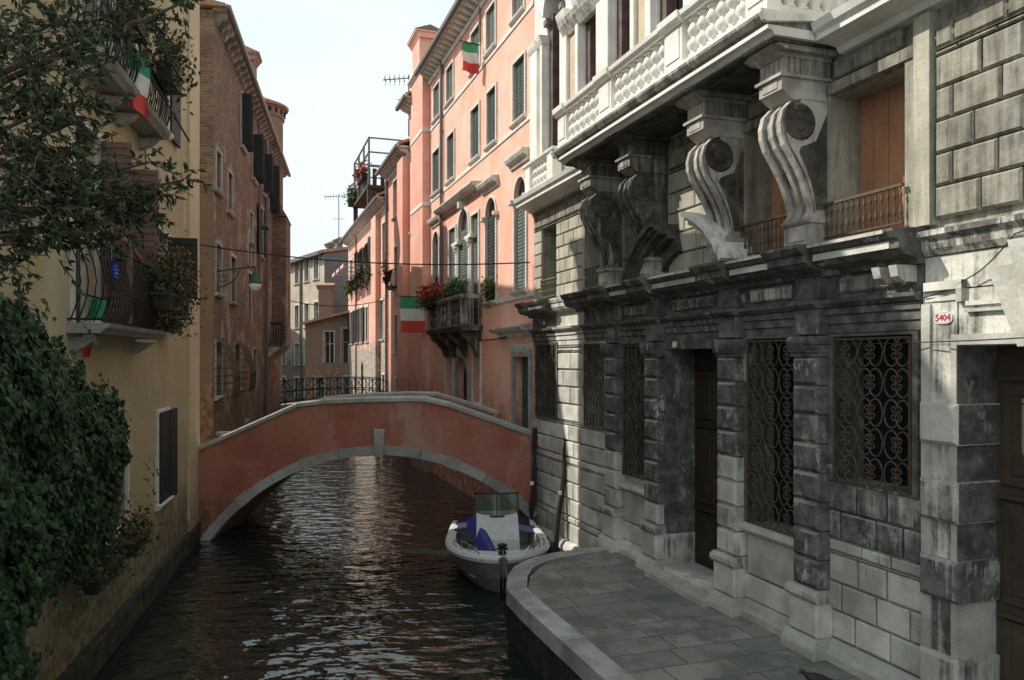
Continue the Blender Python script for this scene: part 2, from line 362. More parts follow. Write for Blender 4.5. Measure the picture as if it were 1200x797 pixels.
M['algae'] = surf('algae_dark_quay_wall', (.12, .12, .10), (.08, .085, .065), (.018, .022, .014), 2, dk=.5, con=3, rv=.4, bump=.6, bsc=20)
def m_water():
    t = NT('canal_water'); g = t.n('ShaderNodeTexCoord')
    rot = t.n('ShaderNodeMapping'); t.l(t.co, rot.inputs[0]); rot.inputs['Rotation'].default_value = (0, 0, R(-14)); rot.inputs['Scale'].default_value = (1., 1.9, 1)
    n1 = t.noise(1.3, 2, rot.outputs[0], .45)
    r2 = t.n('ShaderNodeMapping'); t.l(t.co, r2.inputs[0]); r2.inputs['Rotation'].default_value = (0, 0, R(24)); r2.inputs['Scale'].default_value = (1., 1.7, 1); r2.inputs['Location'].default_value = (3, 8, 1)
    n2 = t.noise(3.6, 2, r2.outputs[0], .45); n3 = t.noise(9, 1)
    h = t.math('ADD', t.math('ADD', t.math('MULTIPLY', n1, 1.), t.math('MULTIPLY', n2, .27)), t.math('MULTIPLY', n3, .02))
    nb = t.bump(h, 1., .10)
    m = t.fin((.010, .018, .013), .015, nb, 0, .5); t.b.inputs['IOR'].default_value = 1.8; return m
M['water'] = m_water()

# ------------------------------------------------------------------ setting
mb = MB(); mb.quad((-120, -60, 0), (120, -60, 0), (120, 260, 0), (-120, 260, 0), r=.5)
struct('canal_water', mb, M['water'])
# quay (right bank), canal aligned
qo = [(-9, 2.69), (10.0, 2.69), (10.8, 2.65), (11.35, 2.45), (11.85, 2.15), (12.2, 1.75), (12.45, 1.2), (12.55, .6), (12.58, -.3), (-9, -.3)]
def inset(pts, d):
    out = []; n = len(pts)
    for i, p in enumerate(pts):
        a = Vector(pts[i-1]); b = Vector(p); c = Vector(pts[(i+1) % n]); u = (b-a).normalized(); w = (c-b).normalized()
        nn = (Vector((u.y, -u.x))+Vector((w.y, -w.x))); k = nn.normalized(); out.append(tuple(b-k*(-d)/max(.4, k.dot(Vector((u.y, -u.x))))*-1 if False else b+k*d/max(.4, k.dot(Vector((u.y, -u.x))))))
    return out
qi = inset(qo[:9]+[(12.58, -.3), (-9, -.3)][1:], .36)
mb = MB(); mb.polyz(qo, -.6, .585, r=.5, dk=.3)
struct('quay_wall', mb, M['algae'], frame=RF); 
mb = MB(); mb.polyz([(-9, 2.4), (10, 2.4), (10.7, 2.36), (11.3, 2.1), (11.75, 1.75), (12.0, 1.3), (12.2, .7), (12.25, -.3), (-9, -.3)], .58, .716, r=.5)
struct('quay_paving', mb, M['pave'], frame=RF)
# coping stones of the quay: outer edge path
mb = MB(); path = [(-9., 2.715)] + [(-9+i*1.35, 2.715) for i in range(1, 14)] + [(9.9, 2.715), (10.75, 2.68), (11.38, 2.45), (11.9, 2.15), (12.26, 1.75), (12.5, 1.2), (12.6, .62), (12.62, .12)]
def offp(P, d):
    out = []
    for i, p in enumerate(P):
        a = Vector(P[max(0, i-1)]); b = Vector(P[min(len(P)-1, i+1)]); u = (b-a).normalized(); n = Vector((u.y, -u.x)); out.append((p[0]+n.x*d, p[1]+n.y*d))
    return out
pi_ = offp(path, .31)
for i in range(len(path)-1):
    a, b, c, d = path[i], path[i+1], pi_[i+1], pi_[i]
    def L(p, q, f): return (p[0]+(q[0]-p[0])*f, p[1]+(q[1]-p[1])*f)
    e = .006; zt = .724+random.uniform(-.003, .003)
    A, B, C, D = L(a, b, e), L(b, a, e), L(c, d, e), L(d, c, e)
    mb.polyz([A, D, C, B][::-1], .5, zt, r=random.random(), dk=.1)
struct('quay_kerb', mb, M['kerb'], frame=RF)
# small iron staples on the kerb
# ------------------------------------------------------------------ palace
PAL = thing('stone_palace', 'blackened and white stone palace with a balustraded balcony on four big scroll brackets', 'palace', RF, (9.9, 0, .72))
def dkl(s, z):
    if z > 5.3: return .35
    if 13.85 < s < 15.35: return .0 if z < 4 else .25  # pier left pale: the sun shaft's light put into the stone tone
    if s < 5.85: return .24 if z > 3.4 else .5
    if s > 15.3: return .85 if z > 2.8 else .3
    if s > 12.8: return .5 if z > 3.0 else (.2 if z > .4 else 1.)
    return .98 if z > 2.9 else (.62 if z > 2.05 else .28)
def dkw(s, z):
    d = dkl(s, z)
    return d
GW = [(15.32, 16.5, 2.76, 4.4), (12.96, 13.87, 2.79, 4.36), (11.25, 12.18, 2.06, 4.33), (9.28, 10.66, .86, 4.22), (7.68, 8.66, 1.92, 4.33), (5.98, 7.07, 2.72, 4.32), (3.44, 5.46, .72, 4.2), (.6, 2.4, 1.9, 4.3)]
UW = [(15.37, 16.23, 5.36, 6.95), (12.78, 13.83, 5.36, 7.02), (11.22, 12.2, 5.36, 7.02), (7.68, 8.7, 5.36, 7.02), (6.07, 7.12, 5.36, 7.02), (2.6, 3.5, 5.36, 7.0)]
TW = [(14.98, 15.95, 7.95, 12.1, True), (13.2, 14.0, 7.95, 12.6), (11.85, 12.65, 7.95, 12.6), (10.15, 11.1, 7.95, 12.6), (8.7, 9.65, 7.95, 12.6), (7.2, 8.0, 7.95, 12.6), (4, 5, 7.95, 12.6)]
mb = MB(); wall(mb, -8, 16.76, -.6, 4.66, GW, -.02, .42, dkw, .8)
# stone courses
lo = [o for o in GW]
big = dict(rowh=.37, bw=.58, y0=-.03, ch=.018)
blocks(mb, 12.7, 16.7, .35, 4.35, .37, .62, -.03, .035, .02, lo, dkw)
blocks(mb, 5.86, 7.17, .95, 2.7, .36, .52, -.03, .03, .014, lo, dkw)
blocks(mb, -8, 3.0, .95, 4.2, .37, .62, -.03, .03, .014, lo, dkw)
mb.box(12.6, 16.76, -.03, .16, -.5, .18, .04, dk=.9); mb.prof([(-.02, .18), (.16, .18), (.16, .24), (.1, .34), (-.02, .36)], 12.6, 16.76, dk=.15)
# parapet panels below windows C and D
for a, b in ((11.19, 12.24), (7.6, 8.72)):
    mb.box(a, b, -.03, .05, .95, 1.25, .01, dk=.2); mb.box(a+.06, b-.06, -.03, .045, 1.27, 1.8, .015, dk=.2); mb.prof([(-.02, 1.82), (.1, 1.82), (.13, 1.86), (.13, 1.93), (-.02, 1.94)], a-.02, b+.02, dk=.2)
# plinth strip
for a, b in ((-8, 3.3), (5.6, 9.1), (10.8, 12.8)): mb.prof([(-.02, .6), (.15, .6), (.15, .8), (.11, .84), (.09, .9), (.035, .94), (-.02, .94)], a, b, dk=.1)
# architrave, string and frieze
for (y, z0, z1) in ((.03, 4.36, 4.46), (.05, 4.465, 4.56), (.075, 4.565, 4.64)):
    mb.box(5.86, 13.88, -.02, y, z0, z1, dk=1.1); mb.box(13.88, 15.3, -.02, y, z0, z1, dk=.3); mb.box(15.3, 16.76, -.02, y, z0, z1, dk=.8)
mb.prof([(-.02, 4.645), (.1, 4.645), (.15, 4.69), (.16, 4.73), (-.02, 4.74)], 5.86, 13.88, dk=1.); mb.prof([(-.02, 4.645), (.1, 4.645), (.15, 4.69), (.16, 4.73), (-.02, 4.74)], 13.88, 15.3, dk=.2); mb.prof([(-.02, 4.645), (.1, 4.645), (.15, 4.69), (.16, 4.73), (-.02, 4.74)], 15.3, 16.76, dk=.8)
for a, b, d in ((5.86, 13.88, 1.1), (13.88, 15.3, .2), (15.3, 16.76, 1.)): mb.box(a, b, -.02, .04, 4.745, 5.02, dk=d)
for a, b in ((6.0, 6.95), (7.75, 8.55), (11.35, 12.1), (9.4, 10.5)): mb.box(a, b, -.02, .085, 4.80, 4.96, .02, dk=.55)
obj('lower_wall', mb, M['pal'], PAL)
CORN = [(-.02, 5.0), (.10, 5.0), (.13, 5.05), (.30, 5.09), (.34, 5.13), (.36, 5.14), (.36, 5.22), (.40, 5.24), (.44, 5.30), (.44, 5.325), (-.02, 5.36)]
mb = MB()
mb.prof(CORN, 5.84, 14.15, dk=.85); mb.prof([(y*.55, z) for y, z in CORN], 14.2, 15.25, dk=.4); mb.prof([(y*1.05, z) for y, z in CORN], 15.3, 16.85, dk=.8)
for c in (7.37, 8.93, 10.98, 12.45): mb.prof([(y*1.28 if y > 0 else y, z+(.004 if z > 5.3 else -.004)) for y, z in CORN], c-.32, c+.32, dk=.9)
mb.prof([(-.02, 5.06), (.05, 5.06), (.09, 5.12), (.1, 5.2), (.15, 5.24), (.15, 5.29), (-.02, 5.33)], -8, 5.83, dk=.55)
for c in (5.98, 6.2): mb.prof([(0, 4.83), (.2, 4.83), (.27, 4.88), (.3, 4.99), (0, 4.995)], c-.05, c+.05, dk=.4)
for a, b in ((5.95, 7.02), (7.74, 8.58), (9.3, 10.6), (11.33, 12.1)): mb.box(a, b, .3, .372, 5.145, 5.215, dk=.25); mb.box(a, b, .4, .452, 5.285, 5.32, dk=.35)  # pale strips along the cornice front: its sunlit edge put into the colour
obj('cornice', mb, M['pal'], PAL)
# broken pediment over the door
def pediment(x0, x1, dk):
    mb = MB(); tip = math.acos(((x1 if x1 > 0 and x0 < 5 else x0)-9.95)/1.62)
    for r0, r1, y in ((1.40, 1.46, .26), (1.463, 1.52, .40), (1.523, 1.57, .46), (1.573, 1.64, .53)):
        b_ = math.asin(.815/r1); b_ = PI-b_ if x0 < 5 else b_
        mb.arc(9.95, 4.55, r0, r1, b_, tip, -.01, y, 14, dk=dk)
    b_ = math.asin(.815/1.397); b_ = PI-b_ if x0 < 5 else b_; mb.arc(9.95, 4.55, 1.2, 1.397, b_, tip, -.01, .12, 14, dk=dk)
    return mb
pd = pediment(1, 9.5, .2); obj('broken_pediment', pd, M['istria'], PAL)['label'] = 'bleached curved half of the broken pediment'
pd = pediment(10.4, -1, 1.0); obj('broken_pediment', pd, M['console'], PAL)['label'] = 'black curved half of the broken pediment'
# pilasters
for k, c in enumerate((7.37, 8.93, 10.98, 12.45)):
    mb = MB(); lim = (1.46, 2.85, 1.75, 2.5)[k]
    if k == 3: mb.box(c-.3, c+.3, -.02, .3, .3, .72, dk=.6)
    mb.box(c-.29, c+.29, -.02, .31, .70, .83, .02, dk=.1); mb.prof([(-.02, .83), (.30, .83), (.27, .88), (.25, .93), (-.02, .94)], c-.27, c+.27, dk=.1)
    mb.box(c-.24, c+.24, -.02, .23, .94, 1.33, .02, dk=.25); mb.prof([(-.02, 1.33), (.24, 1.33), (.27, 1.37), (.27, 1.42), (.22, 1.46), (-.02, 1.47)], c-.26, c+.26, dk=.45)
    z = 1.47; n = 8; h = (4.1-1.47)/n
    for i in range(n):
        dk = (.70+min(.35, max(0, z-lim)*.28) if z+h/2 > lim else .34); dk += random.uniform(-.10, .10)
        mb.box(c-.215, c+.215, -.02, .2, z+.008, z+h-.008, .035, dk=dk); mb.box(c-.17, c+.17, -.02, .16, z-.01, z+.012, dk=dk); z += h
    mb.prof([(-.02, 4.1), (.19, 4.1), (.19, 4.14), (.22, 4.15), (.24, 4.2), (.26, 4.27), (.26, 4.33), (-.02, 4.34)], c-.24, c+.24, dk=1.15)
    mb.box(c-.2, c+.2, -.02, .17, 4.35, 4.64, .01, dk=1.1); mb.prof([(-.02, 4.642), (.2, 4.645), (.26, 4.69), (.27, 4.74), (-.02, 4.745)], c-.22, c+.22, dk=1.1); mb.box(c-.2, c+.2, -.02, .17, 4.75, 4.998, .01, dk=1.1)
    obj('pilaster', mb, M['pal'], PAL)
# door 5404 surround
mb = MB()
mb.box(5.46, 5.84, -.02, .06, 4.2, 4.715, dk=.42); mb.box(3.0, 5.46, -.02, .045, 4.205, 4.715, dk=.4); mb.box(2.9, 5.84, -.02, .03, 4.73, 5.05, dk=.4)
mb.box(5.38, 5.44, -.02, .10, 4.60, 4.80, dk=0); mb.box(5.38, 5.80, -.02, .101, 4.72, 4.802, dk=0); mb.box(5.44, 5.80, -.02, .075, 4.62, 4.66, dk=.2)
mb.box(4.95, 5.36, .045, .075, 4.56, 4.60, dk=.2); mb.box(4.95, 5.36, .045, .085, 4.50, 4.53, dk=.2)
mb.box(5.74, 5.84, -.02, .085, 1.2, 4.6, dk=.25); mb.box(5.44, 5.50, -.40, .09, .95, 4.28, dk=.25); mb.box(3.4, 5.50, -.38, .088, 4.205, 4.30, dk=.2)
mb.box(5.48, 5.75, -.02, .06, .9, 2.2, dk=.75); mb.box(5.48, 5.75, -.02, .06, 2.2, 4.22, dk=.42)
for i, z in enumerate((.95, 1.85, 2.58, 3.3)):
    mb.box(5.40, 5.83, -.42, .14, z-.02 if i else .72, z+.36, .03, dk=(.42, .62, .52, .3)[i])
mb.box(3.0, 3.44, -.02, .12, .72, 4.2, .02, dk=.4)
KX = 4.42
mb.add([(KX-.36, 0, 4.18), (KX+.36, 0, 4.18), (KX+.36, .17, 4.18), (KX-.36, .17, 4.18), (KX-.56, 0, 4.86), (KX+.56, 0, 4.86), (KX+.56, .27, 4.86), (KX-.56, .27, 4.86)],
       [(0, 1, 2, 3), (7, 6, 5, 4), (3, 2, 6, 7), (0, 4, 5, 1), (1, 5, 6, 2), (0, 3, 7, 4)], r=.8, dk=-.1)
mb.add([(KX-.2, 0, 4.16), (KX+.2, 0, 4.16), (KX+.2, .24, 4.16), (KX-.2, .24, 4.16), (KX-.3, 0, 5.05), (KX+.3, 0, 5.05), (KX+.3, .36, 5.05), (KX-.3, .36, 5.05)],
       [(0, 1, 2, 3), (7, 6, 5, 4), (3, 2, 6, 7), (0, 4, 5, 1), (1, 5, 6, 2), (0, 3, 7, 4)], r=.9, dk=-.1)
for z0_, z1_, x_ in ((3.665, 4.19, 5.437), (3.29, 3.65, 5.397), (2.945, 3.275, 5.437), (2.57, 2.93, 5.397), (2.215, 2.555, 5.437)): mb.box(x_-.003, x_+.004, -.415, .082 if x_ > 5.42 else .105, z0_, z1_, dk=.9)  # dark sheets on the jamb reveal: crust plus shade put into the colour
obj('door_surround', mb, M['pal'], PAL)
# main door surround
mb = MB(); mb.box(10.66, 10.76, -.02, .07, .86, 4.30, dk=1.1); mb.box(9.18, 9.28, -.02, .07, .86, 4.30, dk=1.1); mb.box(9.18, 10.76, -.015, .075, 4.22, 4.355, dk=1.)
for a in (10.655, 9.18): mb.box(a, a+.1, -.42, .09, .72, 1.35, .01, dk=.4)
mb.box(9.1, 10.75, -.4, .42, .70, .80, .01, dk=.05); mb.box(9.3, 10.64, -.4, .16, .8, .88, .01, dk=.05)
obj('door_surround', mb, M['pal'], PAL)
def door(s0, s1, z0, z1, y, mat, cols, rows):
    mb = MB(); mb.box(s0, s1, y-.06, y, z0, z1)
    w = (s1-s0)/cols
    for i in range(cols):
        zz = z0+.1
        for h in rows:
            a, b, c, d = s0+w*i+.10, s0+w*(i+1)-.10, zz, zz+h
            for q, yy in ((0, .03), (.05, .015), (.10, .045)):
                mb.box(a+q, b-q, y, y+yy if q != .05 else y+.031, c+q, d-q, .015)
            mb.box(a-.03, b+.03, y, y+.06, d+.03, d+.07); zz += h+.14
        mb.box(s0+w*i+.0, s0+w*i+.06, y, y+.04, z0, z1, .01)
    o = obj('door', mb, mat, PAL)
    mk = MB(); mk.lathe((s0+s1)/2-.12, y+.08, [(.0, 2.0), (.03, 2.02), (.03, 2.05), (0, 2.07)]); obj('door_handle', mk, M['ironb'], o)
    return o
door(9.28, 10.66, .86, 4.22, -.42, M['wood'], 2, (.75, 1.15, .75))
door(3.44, 5.46, .72, 4.2, -.40, M['wood2'], 3, (.85, .95, .95))
# number plates
def plate(s, y, z, w, h, txt, nm):
    mb = MB(); n = 28
    pts = [(s+w/2*math.copysign(abs(math.cos(t))**.75, math.cos(t)), z+h/2*math.copysign(abs(math.sin(t))**.75, math.sin(t))) for t in [2*PI*i/n for i in range(n)]]
    mb.polyy(pts, y, y+.012, r=.5); pl = fixn(obj('number_plate', mb, M['enamel'], PAL))
    mb = MB(); pin = [(s+(a-s)*.91, z+(b-z)*.86) for a, b in pts]; pin2 = [(s+(a-s)*.87, z+(b-z)*.80) for a, b in pts]
    for i in range(n):
        j = (i+1) % n; mb.quad(*[(p[0], y+.0135, p[1]) for p in (pin[i], pin[j], pin2[j], pin2[i])])
    obj('plate_border', mb, M['num'], pl)
    if txt:
        cu = bpy.data.curves.new('digits', 'FONT'); cu.body = txt; cu.size = h*.72; cu.align_x = 'CENTER'; cu.align_y = 'CENTER'; cu.extrude = .001; cu.offset = .0012; cu.space_character = 1.0
        to = bpy.data.objects.new('plate_digits', cu); COL.objects.link(to)
        dg = bpy.context.evaluated_depsgraph_get(); me = bpy.data.meshes.new_from_object(to.evaluated_get(dg)); bpy.data.objects.remove(to)
        me.transform(Matrix.Rotation(R(180), 4, 'Z') @ Matrix.Rotation(R(90), 4, 'X')); mo = PAL['off'] if 'off' in PAL else None
        o3 = OFF[PAL.name]; me.transform(Matrix.Translation((s-o3.x, y+.0155-o3.y, z-o3.z)))
        me.materials.clear(); me.materials.append(M['num'])
        o = bpy.data.objects.new('plate_digits', me); COL.objects.link(o); o.parent = pl
plate(5.60, .062, 4.46, .20, .115, '5404', 1)
plate(10.42, .078, 4.29, .13, .10, '', 1)
plate(16.0, .05, 4.86, .13, .1, '', 1)
# grilles
def grille(s0, s1, z0, z1, cols, rows, belly=.10, y0=.05, parent=None, mat=None):
    mb = MB(); W = (s1-s0)/cols; H = (z1-z0)/rows
    def yy(x, z): return y0
    for (a, b, c, d) in ((s0, s1, z0, z0+.02), (s0, s1, z1-.02, z1), (s0, s0+.02, z0, z1), (s1-.02, s1, z0, z1)): mb.box(a, b, y0-.015, y0+.015, c, d)
    for i in range(cols):
        for j in range(rows):
            cx, cz = s0+W*(i+.5), z0+H*(j+.5)
            for sg in (-1, 1):
                # half ring (C shape) opening towards the middle, ending in two small curls
                pts = []
                for k in range(15):
                    a = PI*.86*(k/14*2-1)
                    pts.append((cx+sg*(W*.20+W*.27*math.cos(a)), y0, cz+H*.46*math.sin(a)))
                mb.tube(pts, .0095, 5)
                for sz in (-1, 1):
                    ctr = (cx+sg*W*.105, cz+sz*H*.135); pc = []
                    for k in range(12):
                        a = sz*(-PI*.5+k/11*PI*2.0)+(PI if sg < 0 else 0)*1; r = H*.10*(1-.04*k)
                        pc.append((ctr[0]+sg*r*math.cos(k/11*PI*2)*.95, y0+.006, ctr[1]+r*math.sin(k/11*PI*2)*1.15))
                    mb.tube(pc, .008, 5)
            mb.box(cx-.012, cx+.012, y0-.012, y0+.018, cz-.02, cz+.02)
        if i: mb.box(s0+W*i-.012, s0+W*i+.012, y0-.01, y0+.01, z0, z1) if False else None
    return obj('window_grille', mb, mat or M['iron'], parent)
def gwindow(o, fr=True, dk=1.1, y=-.4, pane='glass'):
    s0, s1, z0, z1 = o[:4]; mb = MB()
    mb.box(s0-.07, s0, -.02, .055, z0, z1, dk=dk); mb.box(s1, s1+.07, -.02, .055, z0, z1, dk=dk); mb.box(s0-.07, s1+.07, -.02, .056, z1, z1+.03, dk=dk)
    w = obj('window', mb, M['pal'], PAL)
    p = MB(); p.quad((s0, y+.02, z0), (s1, y+.02, z0), (s1, y+.02, z1), (s0, y+.02, z1)); p.box((s0+s1)/2-.025, (s0+s1)/2+.025, y+.02, y+.05, z0, z1); obj('pane', p, M[pane], w)
    return w
for i, o in enumerate(GW):
    if i in (3, 6): continue
    w = gwindow(o, dk=dkw((o[0]+o[1])/2, 3.5))
    nrow = 5 if i in (0, 1, 5) else 7; nc = 3
    grille(o[0]+.01, o[1]-.01, o[2]+.01, o[3]-.02, nc, nrow, parent=w, mat=M['iron'])
# upper wall
UB = UW+[(9.2, 10.7, 30, 31)]
mb = MB(); wall(mb, -8, 16.76, 5.3, 7.5, UW, -.02, .40, lambda s, z: .55 if z > 6.9 else .35, 1.)
dku = lambda s, z: (.45 if z > 6.9 else .12)
blocks(mb, 13.95, 16.72, 5.36, 7.3, .275, .43, -.02, .03, .012, [(12, 14, 0, 0)]+UW, dku)
blocks(mb, 9.2, 10.72, 5.36, 7.3, .33, .5, -.02, .03, .012, UW, dku)
blocks(mb, -8, 5.72, 5.40, 7.25, .315, .46, -.02, .05, .022, UW, lambda s, z: .46, gap=.007)
for o in UW[1:5]:   # jambs and lintels
    a, b = o[0], o[1]
    mb.box(a-.12, a, -.02, .05, 5.36, 7.04, dk=.3); mb.box(b, b+.12, -.02, .05, 5.36, 7.04, dk=.3); mb.box(a-.12, b+.12, -.02, .07, 7.04, 7.16, dk=.5)
    mb.box(a+.05, b-.05, -.02, .05, 7.2, 7.4, .02, dk=.5)
mb.box(5.74, 5.93, -.02, .09, 5.36, 7.4, dk=.15)
mb.prof([(-.02, 7.10), (.03, 7.10), (.05, 7.14), (-.02, 7.15)], -8, 5.73, dk=.4)
obj('upper_wall', mb, M['pal_up'], PAL)
# cornice string carrying the balconies
STR = [(-.02, 7.42), (.08, 7.44), (.12, 7.50), (.30, 7.53), (.38, 7.54), (.38, 7.60), (.43, 7.64), (.46, 7.72), (-.02, 7.73)]
mb = MB(); mb.prof(STR, -8, 6.95, dk=.05); mb.prof(STR, 13.0, 16.95, dk=.1)
obj('string_cornice', mb, M['istria'], PAL)
# upper windows
for i, o in enumerate(UW):
    s0, s1, z0, z1 = o[:4]; mb = MB(); mb.box(s0, s1, -.1, .06, 5.34, 5.375, dk=.3); w = obj('window', mb, M['pal_up'], PAL)
    mb = MB(); nb = 5
    for k in range(nb): a = s0+(s1-s0)*k/nb; mb.box(a+.004, a+(s1-s0)/nb-.004, -.40, -.37, z0, z1)
    obj('shutter', mb, M['orange'] if i in (3, 4) else M['olive'], w)
    mb = MB(); y = .10 if i in (3, 4) else .04
    mb.box(s0-.03, s1+.03, y-.02, y+.02, 5.79, 5.82); mb.box(s0-.03, s1+.03, y-.015, y+.015, 5.42, 5.44)
    n = 13
    for k in range(n+1):
        x = s0+(s1-s0)*k/n; mb.lathe(x, y, [(.008, 5.42), (.008, 5.5), (.02, 5.54), (.008, 5.6), (.007, 5.66), (.018, 5.71), (.008, 5.75), (.008, 5.8)], 6)
    obj('railing', mb, M['iron'] if i in (3, 4) else M['olive'], w)
# consoles
for k, c in enumerate((7.37, 8.93, 10.98, 12.45)):
    S = [(.42, 6.98), (.54, 6.94), (.64, 6.84), (.68, 6.70), (.67, 6.58), (.62, 6.45), (.53, 6.32), (.44, 6.18), (.37, 6.04), (.315, 5.9), (.28, 5.78), (.28, 5.72), (.33, 5.67), (.33, 5.64), (0, 5.64), (0, 6.98)]
    mb = MB(); mb.dk = .1 if k != 1 else .1; w = .2
    def outline(d): return [(max(0, y-d) if y > 0 else 0, z) for y, z in S]
    sd = (.15, .25, .6, .5)[k]
    mb.prof(outline(0), c-w, c-w+.07, dk=sd); mb.prof(outline(0), c+w-.07, c+w, dk=sd); mb.prof(outline(.05), c-w+.07, c+w-.07, dk=sd+.25); mb.prof(outline(.02), c-.03, c+.03, dk=sd)
    # spiral ridge on both flanks
    for x in (c-w-.004, c+w+.004):
        pts = []
        for q in range(46):
            a = q/45*4.2*PI; r = .235*(1-q/52); pts.append((x, .42+r*math.sin(a)*1.02, 6.72+r*math.cos(a)))
        mb.tube(pts, .016, 5, dk=1.2)
        mb.tube([(x, y-.05, z) for y, z in S[3:12]], .012, 5, dk=.5)
    # thin dark sheets laid on the flanks, their shade put into the colour
    for x0, x1 in ((c-w-.006, c-w+.001), (c+w-.001, c+w+.006)):
        mb.polyy if False else mb.prof([(.02, 5.75), (.20, 5.75), (.22, 5.9), (.27, 6.06), (.34, 6.22), (.43, 6.38), (.40, 6.44), (.2, 6.52), (.02, 6.9)], x0, x1, dk=.75)
        mb.prof([(.42+.21*math.cos(t), 6.72+.21*math.sin(t)) for t in [2*PI*i/18 for i in range(18)]], x0, x1, dk=.8)
    o = obj('console', mb, M['console'], PAL)
    mb = MB(); mb.box(c-.22, c+.22, -.01, .30, 5.36, 5.64, dk=.3); mb.box(c-.14, c+.14, .3, .312, 5.41, 5.59, .008, dk=.1); mb.prof([(0, 5.60), (.32, 5.60), (.34, 5.63), (.34, 5.655), (0, 5.66)], c-.24, c+.24, dk=.2)
    obj('pedestal', mb, M['console'], o)
    mb = MB(); d0 = (.0, .05, .5, .3)[k]
    mb.prof([(0, 6.96), (.5, 6.96), (.6, 7.02), (.64, 7.06), (0, 7.06)], c-.2, c+.2, dk=d0); mb.box(c-.2, c+.2, 0, .66, 7.06, 7.20, dk=d0); mb.box(c-.13, c+.13, .66, .67, 7.085, 7.17, .005, dk=d0)
    mb.box(c-.23, c+.23, 0, .70, 7.20, 7.235, dk=d0)
    for q in range(5): x = c-.17+q*.085; mb.box(x-.024, x+.024, 0, .655, 7.235, 7.42, .012, dk=d0+.1)
    for q in range(8): y = .05+q*.078; mb.box(c-.215, c+.215, y, y+.045, 7.236, 7.419, dk=d0+.35)
    mb.box(c-.19, c+.19, 0, .63, 7.235, 7.42, dk=d0+.3)
    mb.prof([(0, 7.42), (.66, 7.42), (.72, 7.47), (.84, 7.53), (.9, 7.55), (0, 7.551)], c-.22, c+.22, dk=d0+.2); mb.prof([(0, 7.46), (.69, 7.46), (.79, 7.51), (.8, 7.549), (0, 7.549)], c-.31, c+.31, dk=d0+.3)
    obj('capital', mb, M['console'], o)
# balcony
B0, B1 = 6.98, 12.92
SL = [(0, 7.555), (.90, 7.555), (.93, 7.60), (.99, 7.61), (.99, 7.66), (1.02, 7.68), (1.06, 7.75), (1.06, 7.79), (0, 7.80)]
mb = MB(); mb.prof([(0, 7.555), (.90, 7.555), (.93, 7.60), (.99, 7.61), (.99, 7.655), (0, 7.656)], B0, B1, dk=.05); mb.prof([(0, 7.658), (.96, 7.658), (1.02, 7.69), (1.06, 7.75), (1.06, 7.79), (0, 7.80)], B0, B1, dk=.62)
for x0, x1 in ((B0-.05, B0), (B1, B1+.05)): mb.prof([(y+.05 if y > 0 else 0, z+.0) for y, z in SL[4:]], x0, x1, dk=.1)
mb.prof([(.84, 7.80), (1.0, 7.80), (1.0, 7.87), (.97, 7.89), (.84, 7.89)], B0, B1, dk=-.1)
bal = obj('balcony', mb, M['istria'], PAL)
mb = MB(); mb.box(B0+.05, B1-.05, .02, .86, 7.52, 7.553, dk=1.1)  # darkened panel under the slab, its deep shade put into the stone tone
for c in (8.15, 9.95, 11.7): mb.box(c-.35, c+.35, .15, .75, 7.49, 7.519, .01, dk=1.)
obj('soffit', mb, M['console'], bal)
mb = MB(); RL = [(.80, 8.38), (1.0, 8.38), (1.02, 8.42), (1.05, 8.44), (1.06, 8.50), (.78, 8.51), (.78, 8.40)]
mb.prof(RL, B0-.02, B1+.02, dk=-.1)
for a in (B0-.02, B1-.2): mb.box(a, a+.22, 0, .79, 8.385, 8.505, dk=-.1); mb.box(a+.03, a+.19, 0, .84, 7.80, 7.89, dk=-.1)
obj('handrail', mb, M['istria'], bal)
for c in (7.18, 8.93, 10.98, 12.72):
    mb = MB(); w = .22 if 8 < c < 12 else .19
    mb.box(c-w, c+w, .81, .99, 7.88, 8.39, dk=-.1); mb.box(c-w+.05, c+w-.05, .99, 1.005, 7.94, 8.33, .01, dk=-.1); mb.prof([(.79, 8.37), (1.03, 8.37), (1.08, 8.43), (1.09, 8.515), (.78, 8.52)], c-w-.03, c+w+.03, dk=-.1)
    obj('balcony_pier', mb, M['istria'], bal)
BP = [(.055, 7.89), (.055, 7.915), (.03, 7.93), (.045, 7.97), (.068, 8.02), (.06, 8.08), (.032, 8.12), (.026, 8.135), (.032, 8.15), (.058, 8.19), (.062, 8.23), (.045, 8.28), (.03, 8.32), (.03, 8.335), (.055, 8.35), (.055, 8.38)]
bm_ = MB(); bm_.lathe(0, 0, [(r*1.12, z) for r, z in BP], 12, dk=-.1); bsrc = None
def baluster(s, y, parent, dz=0.):
    global bsrc
    if bsrc is None:
        m2 = MB(); m2.lathe(0, 0, [(r*1.4, z-7.89) for r, z in BP], 12, dk=-.1, r=.5)
        o = obj('baluster', m2, M['istria'], None); bsrc = o; del OFF[o.name]; o.matrix_world = Matrix(); o.data.polygons.foreach_set('use_smooth', [True]*len(o.data.polygons))
    else: o = bsrc.copy(); COL.objects.link(o)
    o.parent = parent; off = root_off(parent); o.location = (s-off.x, y-off.y, 7.89+dz-off.z)
for a, b, n in ((7.42, 8.66, 6), (9.2, 10.72, 7), (11.24, 12.5, 6)):
    for k in range(n): baluster(a+(b-a)*(k+.5)/n, .9, bal)
for k in range(4): baluster(7.06, .15+k*.17, bal); 
